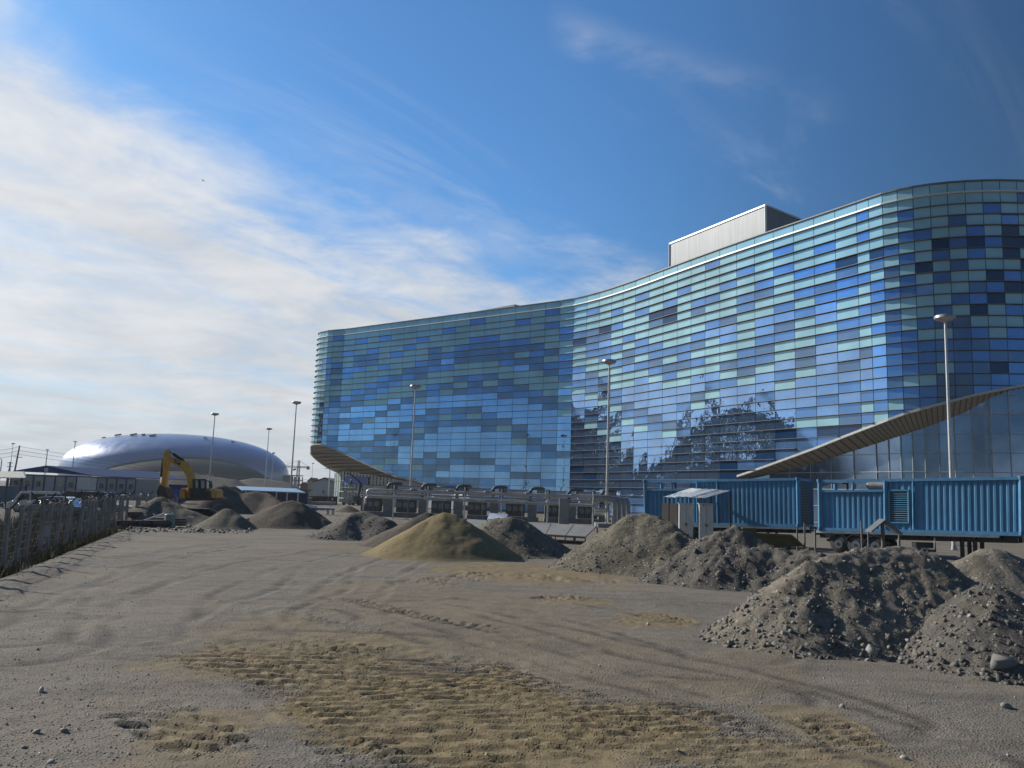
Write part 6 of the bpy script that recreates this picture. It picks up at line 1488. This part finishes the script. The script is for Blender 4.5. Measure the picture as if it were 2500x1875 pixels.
car(258, 1236, 72, 4.2, 1.45, 'white saloon car half hidden by the fence near the cabins', mat('car_white', (.6, .61, .62), .25, .1, coat=.6, var=.03), .2)
# helicopter-like speck: a bird gliding
q = P(496, 441.5, 160); t = thing('bird', 'small dark bird gliding high in the left half of the sky', 'bird', tuple(q), 1.2)
bm_ = MB(); bm_.tube([(0, -.22, 0), (0, -.12, .01), (0, .05, .01), (0, .2, 0), (0, .3, 0)], [.02, .06, .07, .04, .015], 8); bm_.build('body', DARK, t, smooth=True)
for s in (-1, 1): MB().prism([(0, -.08, .01), (s*.3, -.10, .10), (s*.62, .02, .06), (s*.3, .06, .09), (0, .1, .01)], (0, 0, .012)).build('wing', DARK, t)
# ================================================================== unfinished stadium and cranes (out of frame, mirrored in the glass)
ST = mat('stadium_steel', (.10, .11, .12), .6, .3); STC = mat('stadium_stand', (.14, .14, .14), .9)
def dirp(az_, dist, o=(22, 115)): return np.array([o[0]+dist*math.sin(rad(az_)), o[1]+dist*math.cos(rad(az_)), 0])
SA = rad(-72); so_ = np.array([25+350*math.sin(SA), 112+350*math.cos(SA)]); ax = np.array([math.cos(SA), -math.sin(SA)]); pn = np.array([-math.sin(SA), -math.cos(SA)])
t = thing('unfinished_stadium', 'skeletal steel stadium roof reflected in the middle of the glass arena', 'stadium', (so_[0], so_[1], 0)); C_ = np.array([*so_, 0])
rgd = random.Random(5)
def hu(u): return 53*math.sqrt(max(0., 1-((u+22)/(88 if u > -22 else 62))**2))
def sp_(u, w, f=1.): q = so_+ax*u+pn*w*28; return np.array([q[0], q[1], max(.5, hu(u)*f*(1-abs(w)**2.5*.35))])
US = [-84+6*k for k in range(26)]; ribs = MB(C_)
for i, u in enumerate(US):
    for j in range(-4, 4): 
        a, b = sp_(u, j/4), sp_(u, (j+1)/4); ribs.beam(a, b, 1.1); dn = np.array([0, 0, -6.])
        if a[2] > 10: ribs.beam(a+dn, b+dn, .9); ribs.beam(a, b+dn, .7); ribs.beam(a, a+dn, .6)
    if i < len(US)-1:
        for j in range(-4, 5):
            a, b = sp_(u, j/4), sp_(US[i+1], j/4); ribs.beam(a, b, 1.3)
            if rgd.random() < .8: ribs.beam(a+np.array([0, 0, -6.]), b, .8)
            if rgd.random() < .8: ribs.beam(a, b+np.array([0, 0, -6.]), .8)
        for w in (1., .7):
            for f0, f1 in ((.45, .62), (.62, .80), (.80, 1.)):
                if rgd.random() < .8: ribs.beam(sp_(u, w, f0), sp_(US[i+1], w, f1), 1.0)
                if rgd.random() < .8: ribs.beam(sp_(US[i+1], w, f0), sp_(u, w, f1), 1.0)
                ribs.beam(sp_(u, w, f0), sp_(u, w, f1), .8)
ribs.build('roof_truss', ST, t)
sb_ = MB(C_)
for i in range(len(US)-1):
    u0, u1 = US[i]-(2 if i == 0 else 0), US[i+1]; f = .68+.10*rgd.random(); a, b = sp_(u0, 1., f), sp_(u1, 1., f); h_ = max(3, (a[2]+b[2])/2)
    sb_.prism([(a[0], a[1], 0), (b[0], b[1], 0), (b[0], b[1], h_), (a[0], a[1], h_)], (-pn[0]*6, -pn[1]*6, 0))
sb_.build('stand', STC, t)
for u, back, hh, lean, lb in ((10, 20, 74, 16, 'tallest'), (24, 10, 66, -9, 'second tallest'), (46, 15, 58, -14, 'shortest and rightmost'), (-12, 25, 62, -14, 'left-leaning'), (-52, 10, 62, 14, 'leftmost')):
    q = so_+ax*u-pn*back; t = thing('lattice_crane', '%s of the lattice-boom cranes reflected above the stadium roof' % lb, 'crane', (q[0], q[1], 0), 0, 'cranes reflected in the glass')
    lattice(MB(), (0, 0, 0), (0, 0, hh*.78), 3.2, 12, .8).build('mast', ST, t); lattice(MB(), (0, 0, hh*.78), (ax[0]*lean, ax[1]*lean, hh*1.05), 2.4, 10, .7).build('boom', ST, t)
    lattice(MB(), (0, 0, hh*.78), (-ax[0]*9, -ax[1]*9, hh*.82), 1.8, 3, .6).build('counter_jib', ST, t)
# ================================================================== thin sea haze
hz = MB(); hz.box((0, 700, 49.), (5400, 5400, 102.)); hm = bpy.data.materials.new('haze_air'); hm.use_nodes = True; hn = hm.node_tree; hn.nodes.clear()
pv_ = hn.nodes.new('ShaderNodeVolumePrincipled'); pv_.inputs['Color'].default_value = (.82, .90, 1., 1); pv_.inputs['Density'].default_value = .00017; pv_.inputs['Anisotropy'].default_value = .1
ho = hn.nodes.new('ShaderNodeOutputMaterial'); hn.links.new(pv_.outputs[0], ho.inputs['Volume'])
tag(hz.build('haze', hm), kind='stuff')
